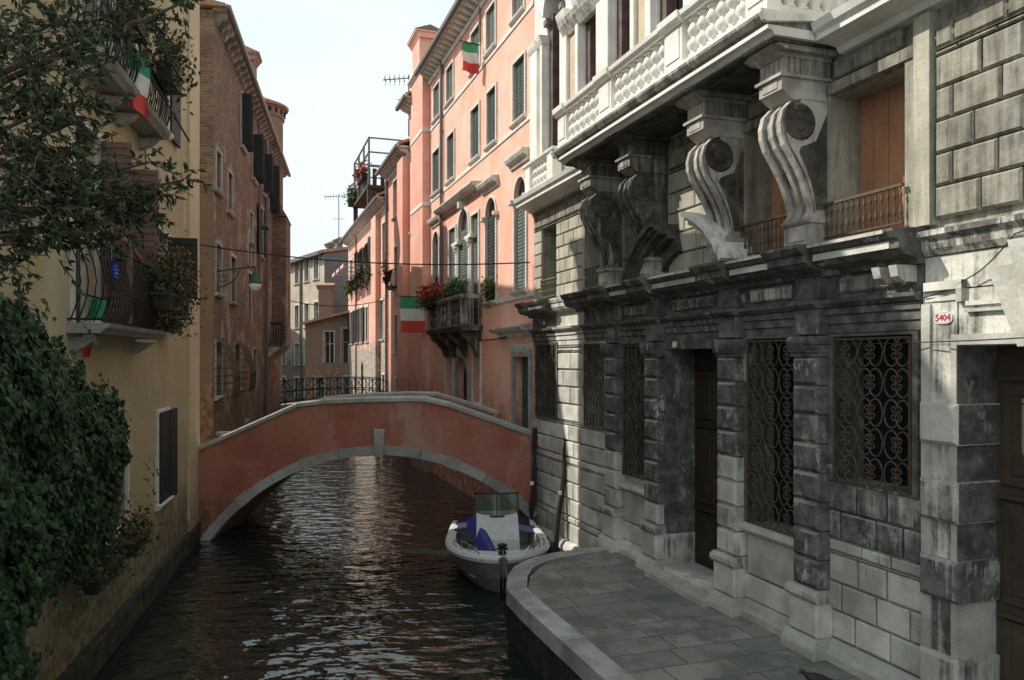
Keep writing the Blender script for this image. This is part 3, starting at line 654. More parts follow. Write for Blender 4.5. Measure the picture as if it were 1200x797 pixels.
# balconette at the far end and its twin
mb = MB(); mb.prof([(.18, 7.73), (.36, 7.73), (.36, 7.80), (.18, 7.80)], 14.7, 16.4, dk=0); bal2 = obj('balcony', mb, M['istria'], PAL); bal2['label'] = 'short balustrade under the arched window'
mb = MB(); mb.prof([(.17, 8.28), (.36, 8.28), (.41, 8.33), (.42, 8.38), (.15, 8.39)], 14.6, 16.45, dk=0); mb.box(14.6, 14.7, 0, .2, 8.285, 8.385, dk=0)
obj('handrail', mb, M['istria'], bal2)
for c in (14.85, 16.2): m2 = MB(); m2.box(c-.16, c+.16, .18, .38, 7.74, 8.285, .01, dk=0); obj('balcony_pier', m2, M['istria'], bal2)
for k in range(5): baluster(15.14+k*.19, .27, bal2, -.1)
# top storey
mb = MB(); wall(mb, -8, 16.76, 7.5, 14.0, TW, 0, .3, lambda s, z: .1, 2.); 
for a, b in ((16.3, 16.75), (14.02, 14.16), (12.67, 13.18), (11.12, 11.3), (11.68, 11.83), (9.67, 10.13), (8.02, 8.2), (8.5, 8.68), (6.9, 7.18), (14.6, 14.96), (15.98, 16.1)):
    mb.box(a, b, 0, .12, 7.75, 11.0, .01, dk=-.1); mb.prof([(0, 11.0), (.13, 11.0), (.17, 11.08), (.2, 11.18), (0, 11.19)], a-.04, b+.04, dk=-.1)
mb.prof([(0, 10.7), (.08, 10.7), (.2, 10.9), (.25, 10.96), (0, 11.0)], 14.55, 16.0) if False else None
obj('balcony_storey_wall', mb, M['istria'], PAL)
mb = MB(); mb.box(14.17, 14.58, 0, .05, 8.0, 10.6, dk=0); mb.box(5.2, 6.85, 0, .04, 8.0, 10.6, dk=0); mb.box(11.32, 11.66, 0, .05, 8, 10.6); obj('stucco_panel', mb, M['stucco'], PAL)
mb = MB()
for (a, b) in ((14.18, 14.57),): mb.prof([(0, 10.62), (.1, 10.62), (.22, 10.8), (.26, 10.9), (0, 10.95)], 13.0, 14.75, dk=.3)
mb.prof([(-.1, 13.4), (.2, 13.4), (.5, 13.7), (.6, 14.0), (-.1, 14.02)], -8, 16.9, dk=.2)
obj('top_cornice', mb, M['istria'], PAL)
for i, o in enumerate(TW):
    s0, s1, z0, z1 = o[:4]; mb = MB()
    if i == 0: r = (s1-s0)/2; mb.arc((s0+s1)/2, z1-r, r, r+.12, 0, PI, 0, .1, 16, dk=0); mb.box(s0-.05, s0+.14, -.2, .08, z1-r-.25, z1-r-.1, .02, dk=.6); mb.box(s1-.14, s1+.05, -.2, .08, z1-r-.25, z1-r-.1, .02, dk=.6)
    else: mb.box(s0-.05, s1+.05, 0, .1, z0-.1, z0, dk=0)
    w = obj('window', mb, M['istria'], PAL)
    mb = MB(); mb.box(s0, s0+.2, -.24, -.05, z0, z1-.5, r=.2); mb.box(s1-.2, s1, -.24, -.05, z0, z1-.5, r=.6)
    if i < 5: obj('column', mb, M['marble'], w)
    p = MB(); p.quad((s0, -.29, z0), (s1, -.29, z0), (s1, -.29, z1), (s0, -.29, z1)); obj('pane', p, M['greyglass' if i % 2 else 'glass'], w)
# body, returns and roof
mb = MB(); mb.quad((16.76, .0, -.6), (16.76, 0, 14), (16.76, -9, 14), (16.76, -9, -.6)); mb.quad((-8, 0, -.6), (-8, -9, -.6), (-8, -9, 14), (-8, 0, 14)); mb.quad((-8, -9, -.6), (16.76, -9, -.6), (16.76, -9, 14), (-8, -9, 14))
obj('side_wall', mb, M['pal_up'], PAL)
mb = MB(); mb.prof([(.65, 14.02), (.65, 14.1), (-4.5, 15.9), (-9.2, 14.1), (-9.2, 14.02)], -8.1, 16.9); obj('roof', mb, M['tile'], PAL)

# ------------------------------------------------------------------ ordinary houses
def hwindow(par, o, trim='trim', shut='green', mode='closed', y=0., dep=None, sill=True, pane='glass', tw=.065, label=None):
    if dep is None: dep = .13 if mode == 'closed' else .2
    """mode: closed (leaves in the reveal), ajar (one leaf closed), open (leaves folded on the wall), none"""
    s0, s1, z0, z1 = o[:4]; arch = len(o) > 4 and o[4]; mb = MB(); w = s1-s0; r = w/2; zt = z1-r if arch else z1
    for a, b in ((s0-tw, s0), (s1, s1+tw)): mb.box(a, b, y-.03, y+.045, z0-.02, zt)
    if arch: mb.arc((s0+s1)/2, zt, r, r+tw, 0, PI, y-.03, y+.045, 14)
    else: mb.box(s0-tw, s1+tw, y-.03, y+.046, z1, z1+tw)
    win = obj('window', mb, M[trim], par)
    if sill:
        mb = MB(); mb.prof([(y-.03, z0-.09), (y+.06, z0-.09), (y+.09, z0-.06), (y+.11, z0-.03), (y+.11, z0), (y-.03, z0+.003)], s0-tw-.04, s1+tw+.04); obj('sill', mb, M[trim], win)
    p = MB(); p.quad((s0, y-dep+.01, z0), (s1, y-dep+.01, z0), (s1, y-dep+.01, z1), (s0, y-dep+.01, z1)); p.mi = 1
    if mode != 'closed':
        p.box((s0+s1)/2-.025, (s0+s1)/2+.025, y-dep+.01, y-dep+.04, z0, z1); p.box(s0, s0+.05, y-dep+.01, y-dep+.045, z0, z1); p.box(s1-.05, s1, y-dep+.01, y-dep+.045, z0, z1)
        p.box(s0, s1, y-dep+.01, y-dep+.043, z0+(z1-z0)*.6, z0+(z1-z0)*.6+.04)
    obj('pane', p, [M[pane], M['frame']], win)
    def leaf(a, b, ya, yb, flat=True, zz0=z0, zz1=zt):
        m = MB()
        if flat:
            m.box(a, b, ya, yb, zz0, zz1); n = int((zz1-zz0)/.09)
            for k in range(n): z = zz0+.06+(zz1-zz0-.1)*k/n; m.add([(a+.05, yb+.001, z+.05), (b-.05, yb+.001, z+.05), (b-.05, yb+.014, z), (a+.05, yb+.014, z), (a+.05, yb+.001, z-.004), (b-.05, yb+.001, z-.004)], [(0, 1, 2, 3), (3, 2, 5, 4)])
        else:
            m.box(a, b, ya, yb, zz0, zz1); n = int((zz1-zz0)/.09)
            for k in range(n): z = zz0+.06+(zz1-zz0-.1)*k/n; m.box(b-.001, b+.012, ya+.05, yb-.05, z, z+.05); m.box(a-.012, a+.001, ya+.05, yb-.05, z, z+.05)
        obj('shutter', m, M[shut], win)
    mid = (s0+s1)/2
    if mode == 'closed': leaf(s0+.01, mid-.01, y-dep+.04, y-dep+.08); leaf(mid+.01, s1-.01, y-dep+.04, y-dep+.08)
    elif mode == 'ajar': leaf(s0+.01, mid-.01, y-dep+.06, y-dep+.1)
    elif mode == 'open': leaf(s0-tw-w/2, s0-tw+.02, y+.05, y+.09); leaf(s1+tw-.02, s1+tw+w/2, y+.05, y+.09)
    elif mode == 'perp': leaf(s0-.04, s0, y, y+w*.34, False); leaf(s1, s1+.04, y, y+w*.42, False)
    elif mode == 'perpfar': leaf(s0-.04, s0, y, y+w/2, False)
    if arch and mode != 'none':
        m = MB(); n = 10; m.add([(mid+r*.98*math.cos(PI*i/n), y-dep+.05, zt+r*.98*math.sin(PI*i/n)) for i in range(n+1)], [tuple(range(n+1))]); obj('fanlight', m, M['glass'], win)
    return win
def shell(par, x0, x1, z0, z1, ops, mat, y=0., depth=.22, back=7., name='wall'):
    mb = MB(); wall(mb, x0, x1, z0, z1, ops, y, depth, None, 3.)
    for x in (x0, x1): mb.quad((x, y, z0), (x, y, z1), (x, -back, z1), (x, -back, z0), r=.5)
    mb.quad((x0, -back, z0), (x1, -back, z0), (x1, -back, z1), (x0, -back, z1), r=.5)
    return obj(name, mb, M[mat], par)
def tiled_roof(par, x0, x1, z, y1=.45, back=7., rise=1.7, modil='trim', dn=.14, ymod=0.):
    mb = MB(); mb.prof([(y1, z), (y1, z+.07), (-back/2, z+rise), (-back-.3, z+.07), (-back-.3, z), (-back/2, z+rise-.12)], x0-.1, x1+.1)
    x = x0
    while x < x1:       # barrel tile ends along the eave
        mb.tube([(x+.1, y1+.02, z+.07), (x+.1, -back/2, z+rise+.02)], .07, 6); x += .24
    rf = obj('roof', mb, M['tile'], par)
    g = MB(); g.prof([(y1+.0, z-.1), (y1+.06, z-.13), (y1+.13, z-.1), (y1+.15, z-.0), (y1+.12, z), (y1+.1, z-.07), (y1+.03, z-.07), (y1+.0, z)], x0-.1, x1+.1); obj('gutter', g, M['gutter'], rf)
    c = MB(); c.prof([(ymod-.02, z-.42), (ymod+.05, z-.42), (ymod+.08, z-.36), (ymod+.08, z-.3), (ymod-.02, z-.3)], x0, x1); c.box(x0, x1, ymod-.02, y1, z-.08, z-.004)
    n = int((x1-x0)/.38)
    for k in range(n): x = x0+.1+(x1-x0)*k/n; c.prof([(ymod, z-.3), (ymod+.12, z-.28), (y1-.08, z-.18), (y1-.05, z-.085), (ymod, z-.085)], x, x+dn)
    obj('eaves', c, M[modil], par)
    return rf
def chimney(par, x, y, z0, z1, w, d, mat, cap='brick'):
    mb = MB(); mb.box(x-w/2, x+w/2, y-d/2, y+d/2, z0, z1-.35); mb.prof([(y-d/2, z1-.35), (y-d/2-.14, z1-.15), (y+d/2+.14, z1-.15), (y+d/2, z1-.35)], x-w/2-.1, x+w/2+.1); mb.box(x-w/2-.14, x+w/2+.14, y-d/2-.16, y+d/2+.16, z1-.149, z1-.08)
    ch = obj('chimney', mb, M[mat], par); c = MB(); c.prof([(y-d/2-.18, z1-.079), (y, z1+.12), (y+d/2+.18, z1-.079)], x-w/2-.16, x+w/2+.16); obj('chimney_cap', c, M['gutter' if cap == 'lead' else 'tile'], ch); return ch
def pipe(par, x, y, z0, z1, r=.05):
    mb = MB(); mb.tube([(x, y-.25, z1+.1), (x, y-.02, z1), (x, y, z1-.2), (x, y, z0)], r, 8)
    z = z0+.5
    while z < z1-.5: mb.lathe(x, y, [(r+.012, z), (r+.012, z+.05)], 8); z += 2.
    return obj('downpipe', mb, M['gutter'], par)
def foliage(mb, pts, size, asp=.5, flop=1.):
    """append leaf-shaped quads at pts (Nx3)"""
    for p in pts:
        a = Vector(rng.normal(size=3)).normalized(); b = a.cross(Vector(rng.normal(size=3))).normalized()
        L = size*(.6+.8*rng.random()); W = L*asp; p = Vector(p)
        n = a.cross(b)*L*.12
        mb.add([p-a*L/2, p+b*W/2+n, p+a*L/2, p-b*W/2+n], [(0, 1, 2), (0, 2, 3)], r=float(rng.random()))
def tuft(name, label, cat, frame, c, ext, n, size, mat, flowers=None, nf=0, pot=None, group=None, fs=.05, trail=0., potbox=None):
    t = thing(name, label, cat, frame, (c[0], c[1], c[2]), group)
    mb = MB(); P = rng.normal(size=(n, 3))*np.array(ext)*.45+np.array(c)+np.array((0, 0, ext[2]*.6))
    if trail: k = rng.random(n) < .4; P[k, 2] -= rng.random(k.sum())*trail; P[k, 1] += .06
    foliage(mb, P, size); obj('foliage', mb, M[mat], t)
    st = MB()
    for k in range(8):
        q = P[rng.integers(n)]; st.tube([(c[0]+random.uniform(-.4, .4)*ext[0], c[1], c[2]), tuple(q)], .006, 4)
    obj('stem', st, M['bushd'], t)
    if flowers:
        f = MB(); Q = rng.normal(size=(nf, 3))*np.array(ext)*.47+np.array(c)+np.array((0, .03, ext[2]*.75)); foliage(f, Q, fs, .9); obj('blossom', f, M[flowers], t)
    if potbox:
        w, d, h = potbox; b = MB(); b.add([(c[0]+a*w/2*(.9 if z == 0 else 1), c[1]+e*d/2*(.85 if z == 0 else 1), c[2]-h*(1-z)+.02) for z in (0, 1) for a, e in ((-1, -1), (1, -1), (1, 1), (-1, 1))], [(3, 2, 1, 0), (4, 5, 6, 7), (0, 1, 5, 4), (1, 2, 6, 5), (2, 3, 7, 6), (3, 0, 4, 7)])
        b.box(c[0]-w/2-.015, c[0]+w/2+.015, c[1]-d/2-.015, c[1]+d/2+.015, c[2]-.02, c[2]+.025); obj('planter', b, M[pot or 'plast'], t)
    return t

# --- pink house
PK = thing('pink_house', 'tall salmon pink house with green shutters and a triple arched window over a stone balcony', 'house', RF, (24, 0, 0))
Wt = [(25.97, 26.87), (24.11, 25.01), (21.13, 22.02), (19.66, 20.47), (17.42, 18.24)]
OPT = [(a, b, 12.42, 13.58) for a, b in Wt]; OPM = [(a, b, 9.85, 11.33) for a, b in [(26.0, 27.0), (24.0, 24.9), (21.17, 22.04), (19.62, 20.42), (17.35, 18.2)]]
OPL = [(29.62, 30.33, 12.62, 13.7), (29.62, 30.3, 9.9, 11.4)]
ARC = [(19.62, 20.55, 5.62, 8.42, True), (17.27, 18.1, 5.72, 8.45, True), (26.1, 27.0, 6.0, 8.5, True), (29.46, 30.35, 6.3, 8.65)]
TRI = [(21.25, 22.0, 5.0, 8.25), (22.3, 23.5, 5.0, 8.62, True), (23.85, 24.65, 5.0, 8.25)]
GRD = [(22.35, 23.65, .6, 4.1, True), (24.2, 25.1, 2.8, 4.45), (21.1, 21.85, 2.8, 4.45), (17.0, 18.1, .9, 4.12), (29.2, 30.2, 1., 2.9), (27.9, 28.6, 2.1, 3.5)]
shell(PK, 16.78, 31.3, -.6, 14.0, OPT+OPM+OPL+ARC+TRI+GRD, 'pink')
tiled_roof(PK, 16.9, 27.5, 14.35); tiled_roof(PK, 29.6, 31.2, 14.2)
mb = MB(); mb.box(27.54, 29.6, -.3, .28, -.5, 14.5, r=.5); obj('chimney_breast', mb, M['pink2'], PK)
mb = MB(); mb.prof([(-.3, 14.5), (.28, 14.5), (.42, 14.62), (.42, 14.72), (-.3, 14.73)], 27.45, 29.7); obj('breast_cornice', mb, M['trim'], PK)
for z in (12.25, 9.58, 6.3): mb = MB(); mb.box(27.5, 29.65, -.3, .305, z, z+.14); obj('breast_band', mb, M['trim'], PK)
chimney(PK, 28.5, -.05, 14.7, 16.1, 1.3, .75, 'pink2', 'lead')
for i, o in enumerate(OPT): hwindow(PK, o, shut='teal', mode='closed')
for i, o in enumerate(OPM): hwindow(PK, o, shut='green', mode='closed')
for o in OPL: hwindow(PK, o, shut='dkgreen', mode='ajar')
for i, o in enumerate(ARC): hwindow(PK, o, shut=('dkgreen', 'teal', 'dkgreen', 'dkgreen')[i], mode=('closed', 'closed', 'closed', 'ajar')[i])
for i, o in enumerate(TRI): hwindow(PK, o, shut='teal', mode='closed', sill=False, tw=.08)
for o in GRD[1:3]+[GRD[5]]: hwindow(PK, o, shut='dkgreen', mode='none', tw=.1)
mb = MB()   # bands, hoods, portal
for z in (12.22, 9.66, 5.52):
    for a, b in ((16.78, 27.54),) if z > 6 else ((16.8, 20.8),): mb.box(a, b, 0, .03, z, z+.12)
def hood(a, b, z, p=.25): mb.prof([(0, z-.2), (.05, z-.2), (.08, z-.1), (p*.8, z-.06), (p, z+.02), (p, z+.06), (0, z+.09)], a, b, dk=.5)
hood(21.0, 25.7, 9.0, .32); hood(19.42, 20.85, 8.82, .22); hood(17.1, 18.4, 8.95, .2); hood(25.95, 27.2, 8.9, .2); hood(29.3, 30.5, 9.0, .2); hood(16.85, 19.3, 4.8, .34); hood(16.95, 18.25, 4.35, .12)
for z in (7.55, 7.55):
    for a, b in ((19.45, 19.62), (20.55, 20.72), (17.1, 17.27), (18.1, 18.27)): mb.box(a, b, 0, .14, 7.85, 7.97, .02)
    break
mb.box(22.8, 23.0, 0, .2, 8.62, 8.85, .03)
obj('moulding', mb, M['trim'], PK)
for a in (22.15, 23.68):
    mb = MB(); mb.lathe(a, -.02, [(.16, 5.0), (.16, 5.1), (.12, 5.16), (.115, 6.3), (.10, 7.35), (.12, 7.4), (.15, 7.5), (.17, 7.52), (.17, 7.6)], 14); mb.sm = False; obj('column', mb, M['trim'], PK, smooth=False)
    m = MB(); m.box(a-.4, a+.35, -.15, .12, 7.6, 7.72, .02, dk=.3); obj('column_capital', m, M['trim'], PK)
for o in (GRD[0],):
    mb = MB(); r = .65; mb.arc(23, 4.1-r, r, r+.14, 0, PI, -.03, .07, 16); mb.box(22.2, 22.35, -.03, .07, .5, 3.45); mb.box(23.65, 23.8, -.03, .07, .5, 3.45); mb.box(22.7, 23.3, -.03, .14, 4.1, 4.4, .03)
    d = obj('door_frame', mb, M['cope'], PK); p = MB(); p.quad((22.35, -.2, .6), (23.65, -.2, .6), (23.65, -.2, 4.1), (22.35, -.2, 4.1)); obj('door', p, M['dark'], d)
mb = MB()
for a, b in ((16.86, 17.0), (18.1, 18.24)): mb.box(a, b, -.03, .07, .5, 4.12, dk=.3)
mb.box(16.86, 18.24, -.03, .075, 4.12, 4.3, dk=.3); mb.box(17., 18.1, -.22, .1, .8, .9)
d = obj('door_frame', mb, M['cope'], PK); p = MB(); p.box(17, 18.1, -.23, -.18, .9, 4.12)
for k in range(3):
    for j in (0, 1): p.box(17.1+j*.5, 17.5+j*.5, -.18, -.15, 1.05+k, 1.9+k, .02)
obj('door', p, M['green'], d)
p = MB(); p.quad((29.2, -.2, 1.), (30.2, -.2, 1.), (30.2, -.2, 2.9), (29.2, -.2, 2.9)); obj('cellar_opening', p, M['dark'], PK)
pipe(PK, 25.5, .08, 5.2, 14.2, .06)
pipe(PK, 21.0, .06, 13.0, 14.2, .03)
# stone balcony
mb = MB(); mb.prof([(0, 4.86), (.58, 4.86), (.62, 4.92), (.66, 4.98), (.66, 5.02), (0, 5.03)], 20.9, 25.35, dk=.6)
bp = obj('balcony', mb, M['console'], PK); bp['label'] = 'stone balcony under the triple arched window'
mb = MB(); mb.prof([(.40, 5.76), (.62, 5.76), (.66, 5.82), (.66, 5.88), (.38, 5.885)], 20.9, 25.35, dk=.4); mb.box(20.9, 21.1, 0, .39, 5.765, 5.88, dk=.3); mb.box(25.15, 25.35, 0, .39, 5.765, 5.88, dk=.3); obj('handrail', mb, M['console'], bp)
for x in (20.95, 22.4, 23.8, 25.1): m = MB(); m.box(x, x+.2, .42, .6, 5.03, 5.76, .02, dk=.5); obj('balcony_pier', m, M['console'], bp)
for x0, x1 in ((21.15, 22.4), (22.6, 23.8), (24.0, 25.1)):
    m = MB(); n = 5
    for k in range(n): x = x0+(x1-x0)*(k+.5)/n; m.lathe(x, .5, [(.05, 5.03), (.04, 5.08), (.085, 5.25), (.05, 5.38), (.03, 5.42), (.07, 5.55), (.04, 5.7), (.05, 5.76)], 8, dk=.6)
    obj('balustrade', m, M['console'], bp)
m = MB()
for k in range(5): x = 21.02; m.tube([(x, .05+k*.08, 5.03), (x, .05+k*.08, 5.76)], .012, 5)
m.tube([(21.02, .1+.1*math.cos(t), 5.35+.1*math.sin(t)) for t in [q*.5 for q in range(13)]], .012, 5); obj('side_railing', m, M['ironb'], bp)
for x in (21.2, 22.6, 23.9, 25.0):
    m = MB(); m.prof([(0, 4.1), (.1, 4.15), (.18, 4.35), (.34, 4.55), (.5, 4.66), (.58, 4.855), (0, 4.855)], x-.13, x+.13, dk=.7); obj('corbel', m, M['console'], bp)
tuft('geranium_box', 'long box of red geraniums spilling over the pink house balcony rail', 'flower box', RF, (24.6, .62, 5.95), (1.5, .26, .30), 900, .11, 'bushd', 'red', 700, potbox=(1.6, .22, .22), trail=.35, fs=.085)
tuft('potted_plant', 'light green bushy plant in a box at the near end of the red geraniums', 'potted plant', RF, (22.2, .5, 5.98), (1.3, .2, .26), 700, .10, 'bush', potbox=(1.5, .22, .2))
tuft('potted_plant', 'small bright green plant on the sill of the arched window beside the geranium balcony', 'potted plant', RF, (20.1, .02, 5.75), (.6, .16, .35), 350, .10, 'bush', trail=.25, potbox=(.5, .16, .14))

# --- rose house beyond (lower roof)
RH = thing('rose_house', 'narrow rose house with a lower roof between the pink house and the terrace house', 'house', RF, (34, 0, 0))
OR_ = [(33.3, 34.9, 10.35, 12.0), (33.3, 34.6, 7.15, 9.0), (32.2, 33.2, 4.3, 6.), (33.6, 34.6, 4.3, 6.), (33.8, 34.4, 1.9, 3.2), (32.0, 32.8, .7, 2.8, True)]
shell(RH, 31.32, 36.55, -.6, 12.4, OR_, 'pink2'); tiled_roof(RH, 31.35, 36.5, 12.75)
mb = MB(); mb.box(31.35, 32.6, -.1, .28, -.5, 12.3, r=.5); obj('chimney_breast', mb, M['pink2'], RH)
for i, o in enumerate(OR_[:5]): hwindow(RH, o, shut='teal', mode='none' if i < 1 else ('closed' if i < 4 else 'none'), pane='greyglass')
p = MB(); p.quad((32.0, -.2, .7), (32.8, -.2, .7), (32.8, -.2, 2.8), (32, -.2, 2.8)); obj('door', p, M['dark'], RH)
pipe(RH, 36.4, .08, .5, 12.5, .07)
mb = MB(); mb.box(33.2, 34.7, .05, .4, 7.12, 7.2)
for k in range(12): x = 33.22+k*.133; mb.tube([(x, .38, 7.2), (x, .45, 7.45), (x, .36, 7.9)], .014, 4)
mb.tube([(33.2, .36, 7.9), (34.7, .36, 7.9)], .02, 4); mb.tube([(33.2, .36, 7.9), (33.2, 0, 7.9)], .02, 4)
obj('window_railing', mb, M['ironb'], RH)
tuft('hanging_planter', 'orange red flowers hanging at the iron railing of the rose house window', 'planter', RF, (34.8, .4, 7.7), (.3, .2, .5), 120, .1, 'bushd', 'red', 160, potbox=(.3, .2, .2))

# --- roof terrace house
TH = thing('terrace_house', 'long rose house with flaking lower wall, red awnings and a timber terrace on its roof', 'house', RF, (44, 0, 0))
OT = [(49.3, 50.3, 8.6, 10.3), (47.2, 48.2, 8.6, 10.4), (45.0, 46.0, 8.5, 10.3), (42.8, 43.8, 8.5, 10.3), (40.4, 41.6, 8.4, 10.6), (36.9, 37.8, 8.4, 10.6),
      (49.2, 50.4, 5.0, 7.0), (46.6, 47.6, 5.0, 7.0), (44.7, 45.7, 5.0, 7.0), (42.6, 43.5, 5.0, 6.9), (39.9, 40.7, 5.0, 6.9), (37.6, 38.5, 5., 6.9), (44.6, 45.6, 1.6, 3.9, True), (40.8, 41.4, 1.8, 3.0), (37.2, 37.9, 1.8, 3.3)]
shell(TH, 36.57, 51.6, -.6, 11.4, OT, 'far'); tiled_roof(TH, 36.6, 51.6, 11.7)
mb = MB(); mb.box(38.6, 40.1, -.1, .25, -.5, 11.2, r=.5); obj('chimney_breast', mb, M['far'], TH)
for i, o in enumerate(OT[:12]): hwindow(TH, o, shut='dkgreen' if i not in (9, 10, 11) else 'teal', mode=('closed', 'none', 'open', 'open', 'open', 'none')[i] if i < 6 else ('open' if i in (6, 7, 8) else 'closed'), tw=.12)
for i, o in enumerate(OT[13:]): hwindow(TH, o, shut='dkgreen', mode='none')
p = MB(); o = OT[12]; p.quad((44.6, -.2, 1.6), (45.6, -.2, 1.6), (45.6, -.2, 3.9), (44.6, -.2, 3.9)); obj('door', p, M['dark'], TH)
for x in (43.3, 45.5, 47.7):
    mb = MB(); w = .85
    for st in range(5): mb.mi = st % 2; a = x-w+st*2*w/5; mb.quad((a, .05, 10.5), (a+2*w/5, .05, 10.5), (a+2*w/5, 1.35, 9.2), (a, 1.35, 9.2)); mb.quad((a, 1.35, 9.2), (a+2*w/5, 1.35, 9.2), (a+2*w/5, 1.36, 9.0), (a, 1.36, 9.0))
    aw = obj('awning', mb, [M['awn'], M['fwhite']], TH); m = MB(); m.tube([(x-w, .05, 9.2), (x-w, 1.35, 9.2)], .02, 4); m.tube([(x+w, .05, 9.2), (x+w, 1.35, 9.2)], .02, 4); obj('awning_arm', m, M['steel'], aw)
for k, x in enumerate((50.0, 47.7, 45.5, 43.3, 41.0)):
    tuft('window_box', ('pale green window box at the far corner of the terrace house', 'window box under the farthest red awning', 'window box under the middle red awning', 'window box under the nearest red awning', 'dark window box between the awnings and the chimney breast')[k], 'window box', RF, (x, .25, 8.4), (1.1, .24, .4), 220, .17, 'bush' if k == 0 else 'bushd', 'red', 20, potbox=(1.2, .25, .25), trail=.6, group='window boxes of the terrace house')
pipe(TH, 47.2, .08, 1, 11.5, .05)
chimney(TH, 41.0, -1.2, 11.3, 14.0, .9, .9, 'ochre')
AL = thing('roof_terrace', 'dark timber roof terrace with railings and red flowers on the rose house roof', 'roof terrace', RF, (43.5, -1.2, 12))
mb = MB(); mb.box(41, 47.0, -4.2, .3, 13.05, 13.2); obj('floor', mb, M['deckwood'], AL)
for x in (41.2, 46.8):
    for y in (-4.0, .15): m = MB(); m.box(x-.12, x+.12, y-.12, y+.12, 11.6, 13.05); obj('post', m, M['deckwood'], AL)
for x, y in [(41.1, .2), (43, .2), (45, .2), (46.9, .2), (41.1, -4.1), (46.9, -4.1), (41.1, -2)]:
    m = MB(); m.box(x-.05, x+.05, y-.05, y+.05, 13.2, 15.7); obj('post', m, M['gutter'], AL)
m = MB()
for z in (14.15, 14.9, 15.65):
    m.box(41.05, 46.95, .16, .24, z, z+.07); m.box(41.05, 46.95, -4.14, -4.06, z, z+.07); m.box(41.06, 41.14, -4.1, .2, z+.001, z+.069); m.box(46.86, 46.94, -4.1, .2, z+.001, z+.069)
obj('railing', m, M['gutter'], AL)
m = MB()
for k in range(16): x = 41.2+k*.37; m.box(x, x+.2, .1, .14, 13.2, 14.1)
for k in range(10): y = -4+k*.42; m.box(41.16, 41.2, y, y+.22, 13.2, 14.1) if k > 7 else None
obj('parapet_boards', m, M['deckwood'], AL)
m = MB(); m.tube([(41.2, .1, 13.0), (41.2, -1.6, 11.9)], .05, 4); m.tube([(41.2, -1.8, 13.0), (41.2, -.4, 11.9)], .05, 4); obj('brace', m, M['gutter'], AL)
tuft('geranium_box', 'red geranium box on the roof terrace railing', 'flower box', RF, (43.2, .3, 14.05), (1.6, .25, .35), 250, .2, 'bushd', 'red', 260, potbox=(2., .25, .25), fs=.14)
tuft('potted_plant', 'grey green plant at the far corner of the roof terrace', 'potted plant', RF, (46.9, .4, 13.5), (.7, .4, .6), 200, .22, 'bush', potbox=(.5, .4, .4))

# --- distant houses where the canal bends
GF = Frame((380-600)/911*55, 55, 90+math.degrees(math.atan(618/911.)))
GH = thing('cream_house', 'distant peeling cream house with rows of small windows and a bare grey gable', 'house', GF, (9, 0, 0))
OG = []
for z in (9.8, 6.4, 3.6, 1.0):
    for a in (1.1, 3.1, 5.3, 8.4, 10.9, 13.4, 16): OG.append((a, a+.95, z, z+(1.75 if z > 5 else 1.6), z < 2 and a in (3.1, 8.4)))
mb = MB(); wall(mb, 0, 20, -.6, 11.5, OG, 0, .2, None, 3.); obj('wall', mb, M['cream'], GH)
mb = MB(); mb.quad((0, 0, -.6), (0, 0, 11.5), (0, -9, 13.3), (0, -9, -.6), r=.5); mb.quad((0, -9, -.6), (0, -9, 13.3), (0, -16, 11.5), (0, -16, -.6), r=.5); mb.quad((20, 0, -.6), (20, -16, -.6), (20, -16, 11.5), (20, 0, 11.5)); mb.quad((0, -16, -.6), (0, -16, 11.5), (20, -16, 11.5), (20, -16, -.6)); obj('gable_wall', mb, M['grey'], GH)
mb = MB(); mb.prof([(.35, 11.5), (.35, 11.72), (-9, 13.55), (-16.3, 11.7), (-16.3, 11.5), (-9, 13.3)], -.1, 20.2); rf = obj('roof', mb, M['tile'], GH)
mb = MB(); mb.prof([(.32, 11.4), (.5, 11.4), (.5, 11.62), (.36, 11.6)], -.1, 20.2); obj('gutter', mb, M['gutter'], rf)
for x, h in ((3.6, 13.2), (5.4, 13.1)): chimney(GH, x, -2.5, 11.7, h, .45, .45, 'grey')
for o in OG: hwindow(GH, o, trim='trim', mode='ajar' if random.random() < .4 else 'none', shut='rosewood' if random.random() < .5 else 'olive', tw=.13, sill=o[2] > 3)
pipe(GH, 4.7, .1, .5, 11.4, .09)
# low annex and its roof
AX = thing('low_annex', 'low orange ochre house with a tiled lean-to roof below the grey gable', 'house', WORLD, (-12, 50.5, 0))
OA = [(-12.05, -11.45, 3.8, 5.9), (-10.9, -10.1, 3.8, 6.1), (-12.6, -12.0, .9, 2.6), (-10.9, -10.2, .9, 2.9)]
mb = MB(); 
AXF = Frame(0, 50.4, 180)   # x to viewer's left, y towards viewer
AX['label'] = 'low orange ochre house with a tiled lean-to roof below the grey gable'
AX.matrix_world = AXF.M @ Matrix.Translation((11.5, 0, 0)); OFF[AX.name] = Vector((11.5, 0, 0))
OA = [(11.55, 12.15, 3.8, 5.8), (10.3, 11.0, 3.8, 6.0), (12.2, 12.7, 1.6, 2.8), (10.3, 10.9, 1.2, 2.9)]
shell(AX, 9.3, 13.4, -.6, 6.45, OA, 'ochre', back=4.5)
for o in OA: hwindow(AX, o, mode='none', tw=.09, sill=False, trim='cope')
mb = MB(); mb.add([(9.2, .4, 7.5), (13.6, .4, 6.4), (13.6, -4.6, 6.6), (9.2, -4.6, 7.7), (9.2, .4, 7.35), (13.6, .4, 6.25), (13.6, -4.6, 6.45), (9.2, -4.6, 7.55)], [(0, 1, 2, 3), (7, 6, 5, 4), (0, 4, 5, 1), (1, 5, 6, 2), (2, 6, 7, 3), (3, 7, 4, 0)]); obj('roof', mb, M['tile'], AX)
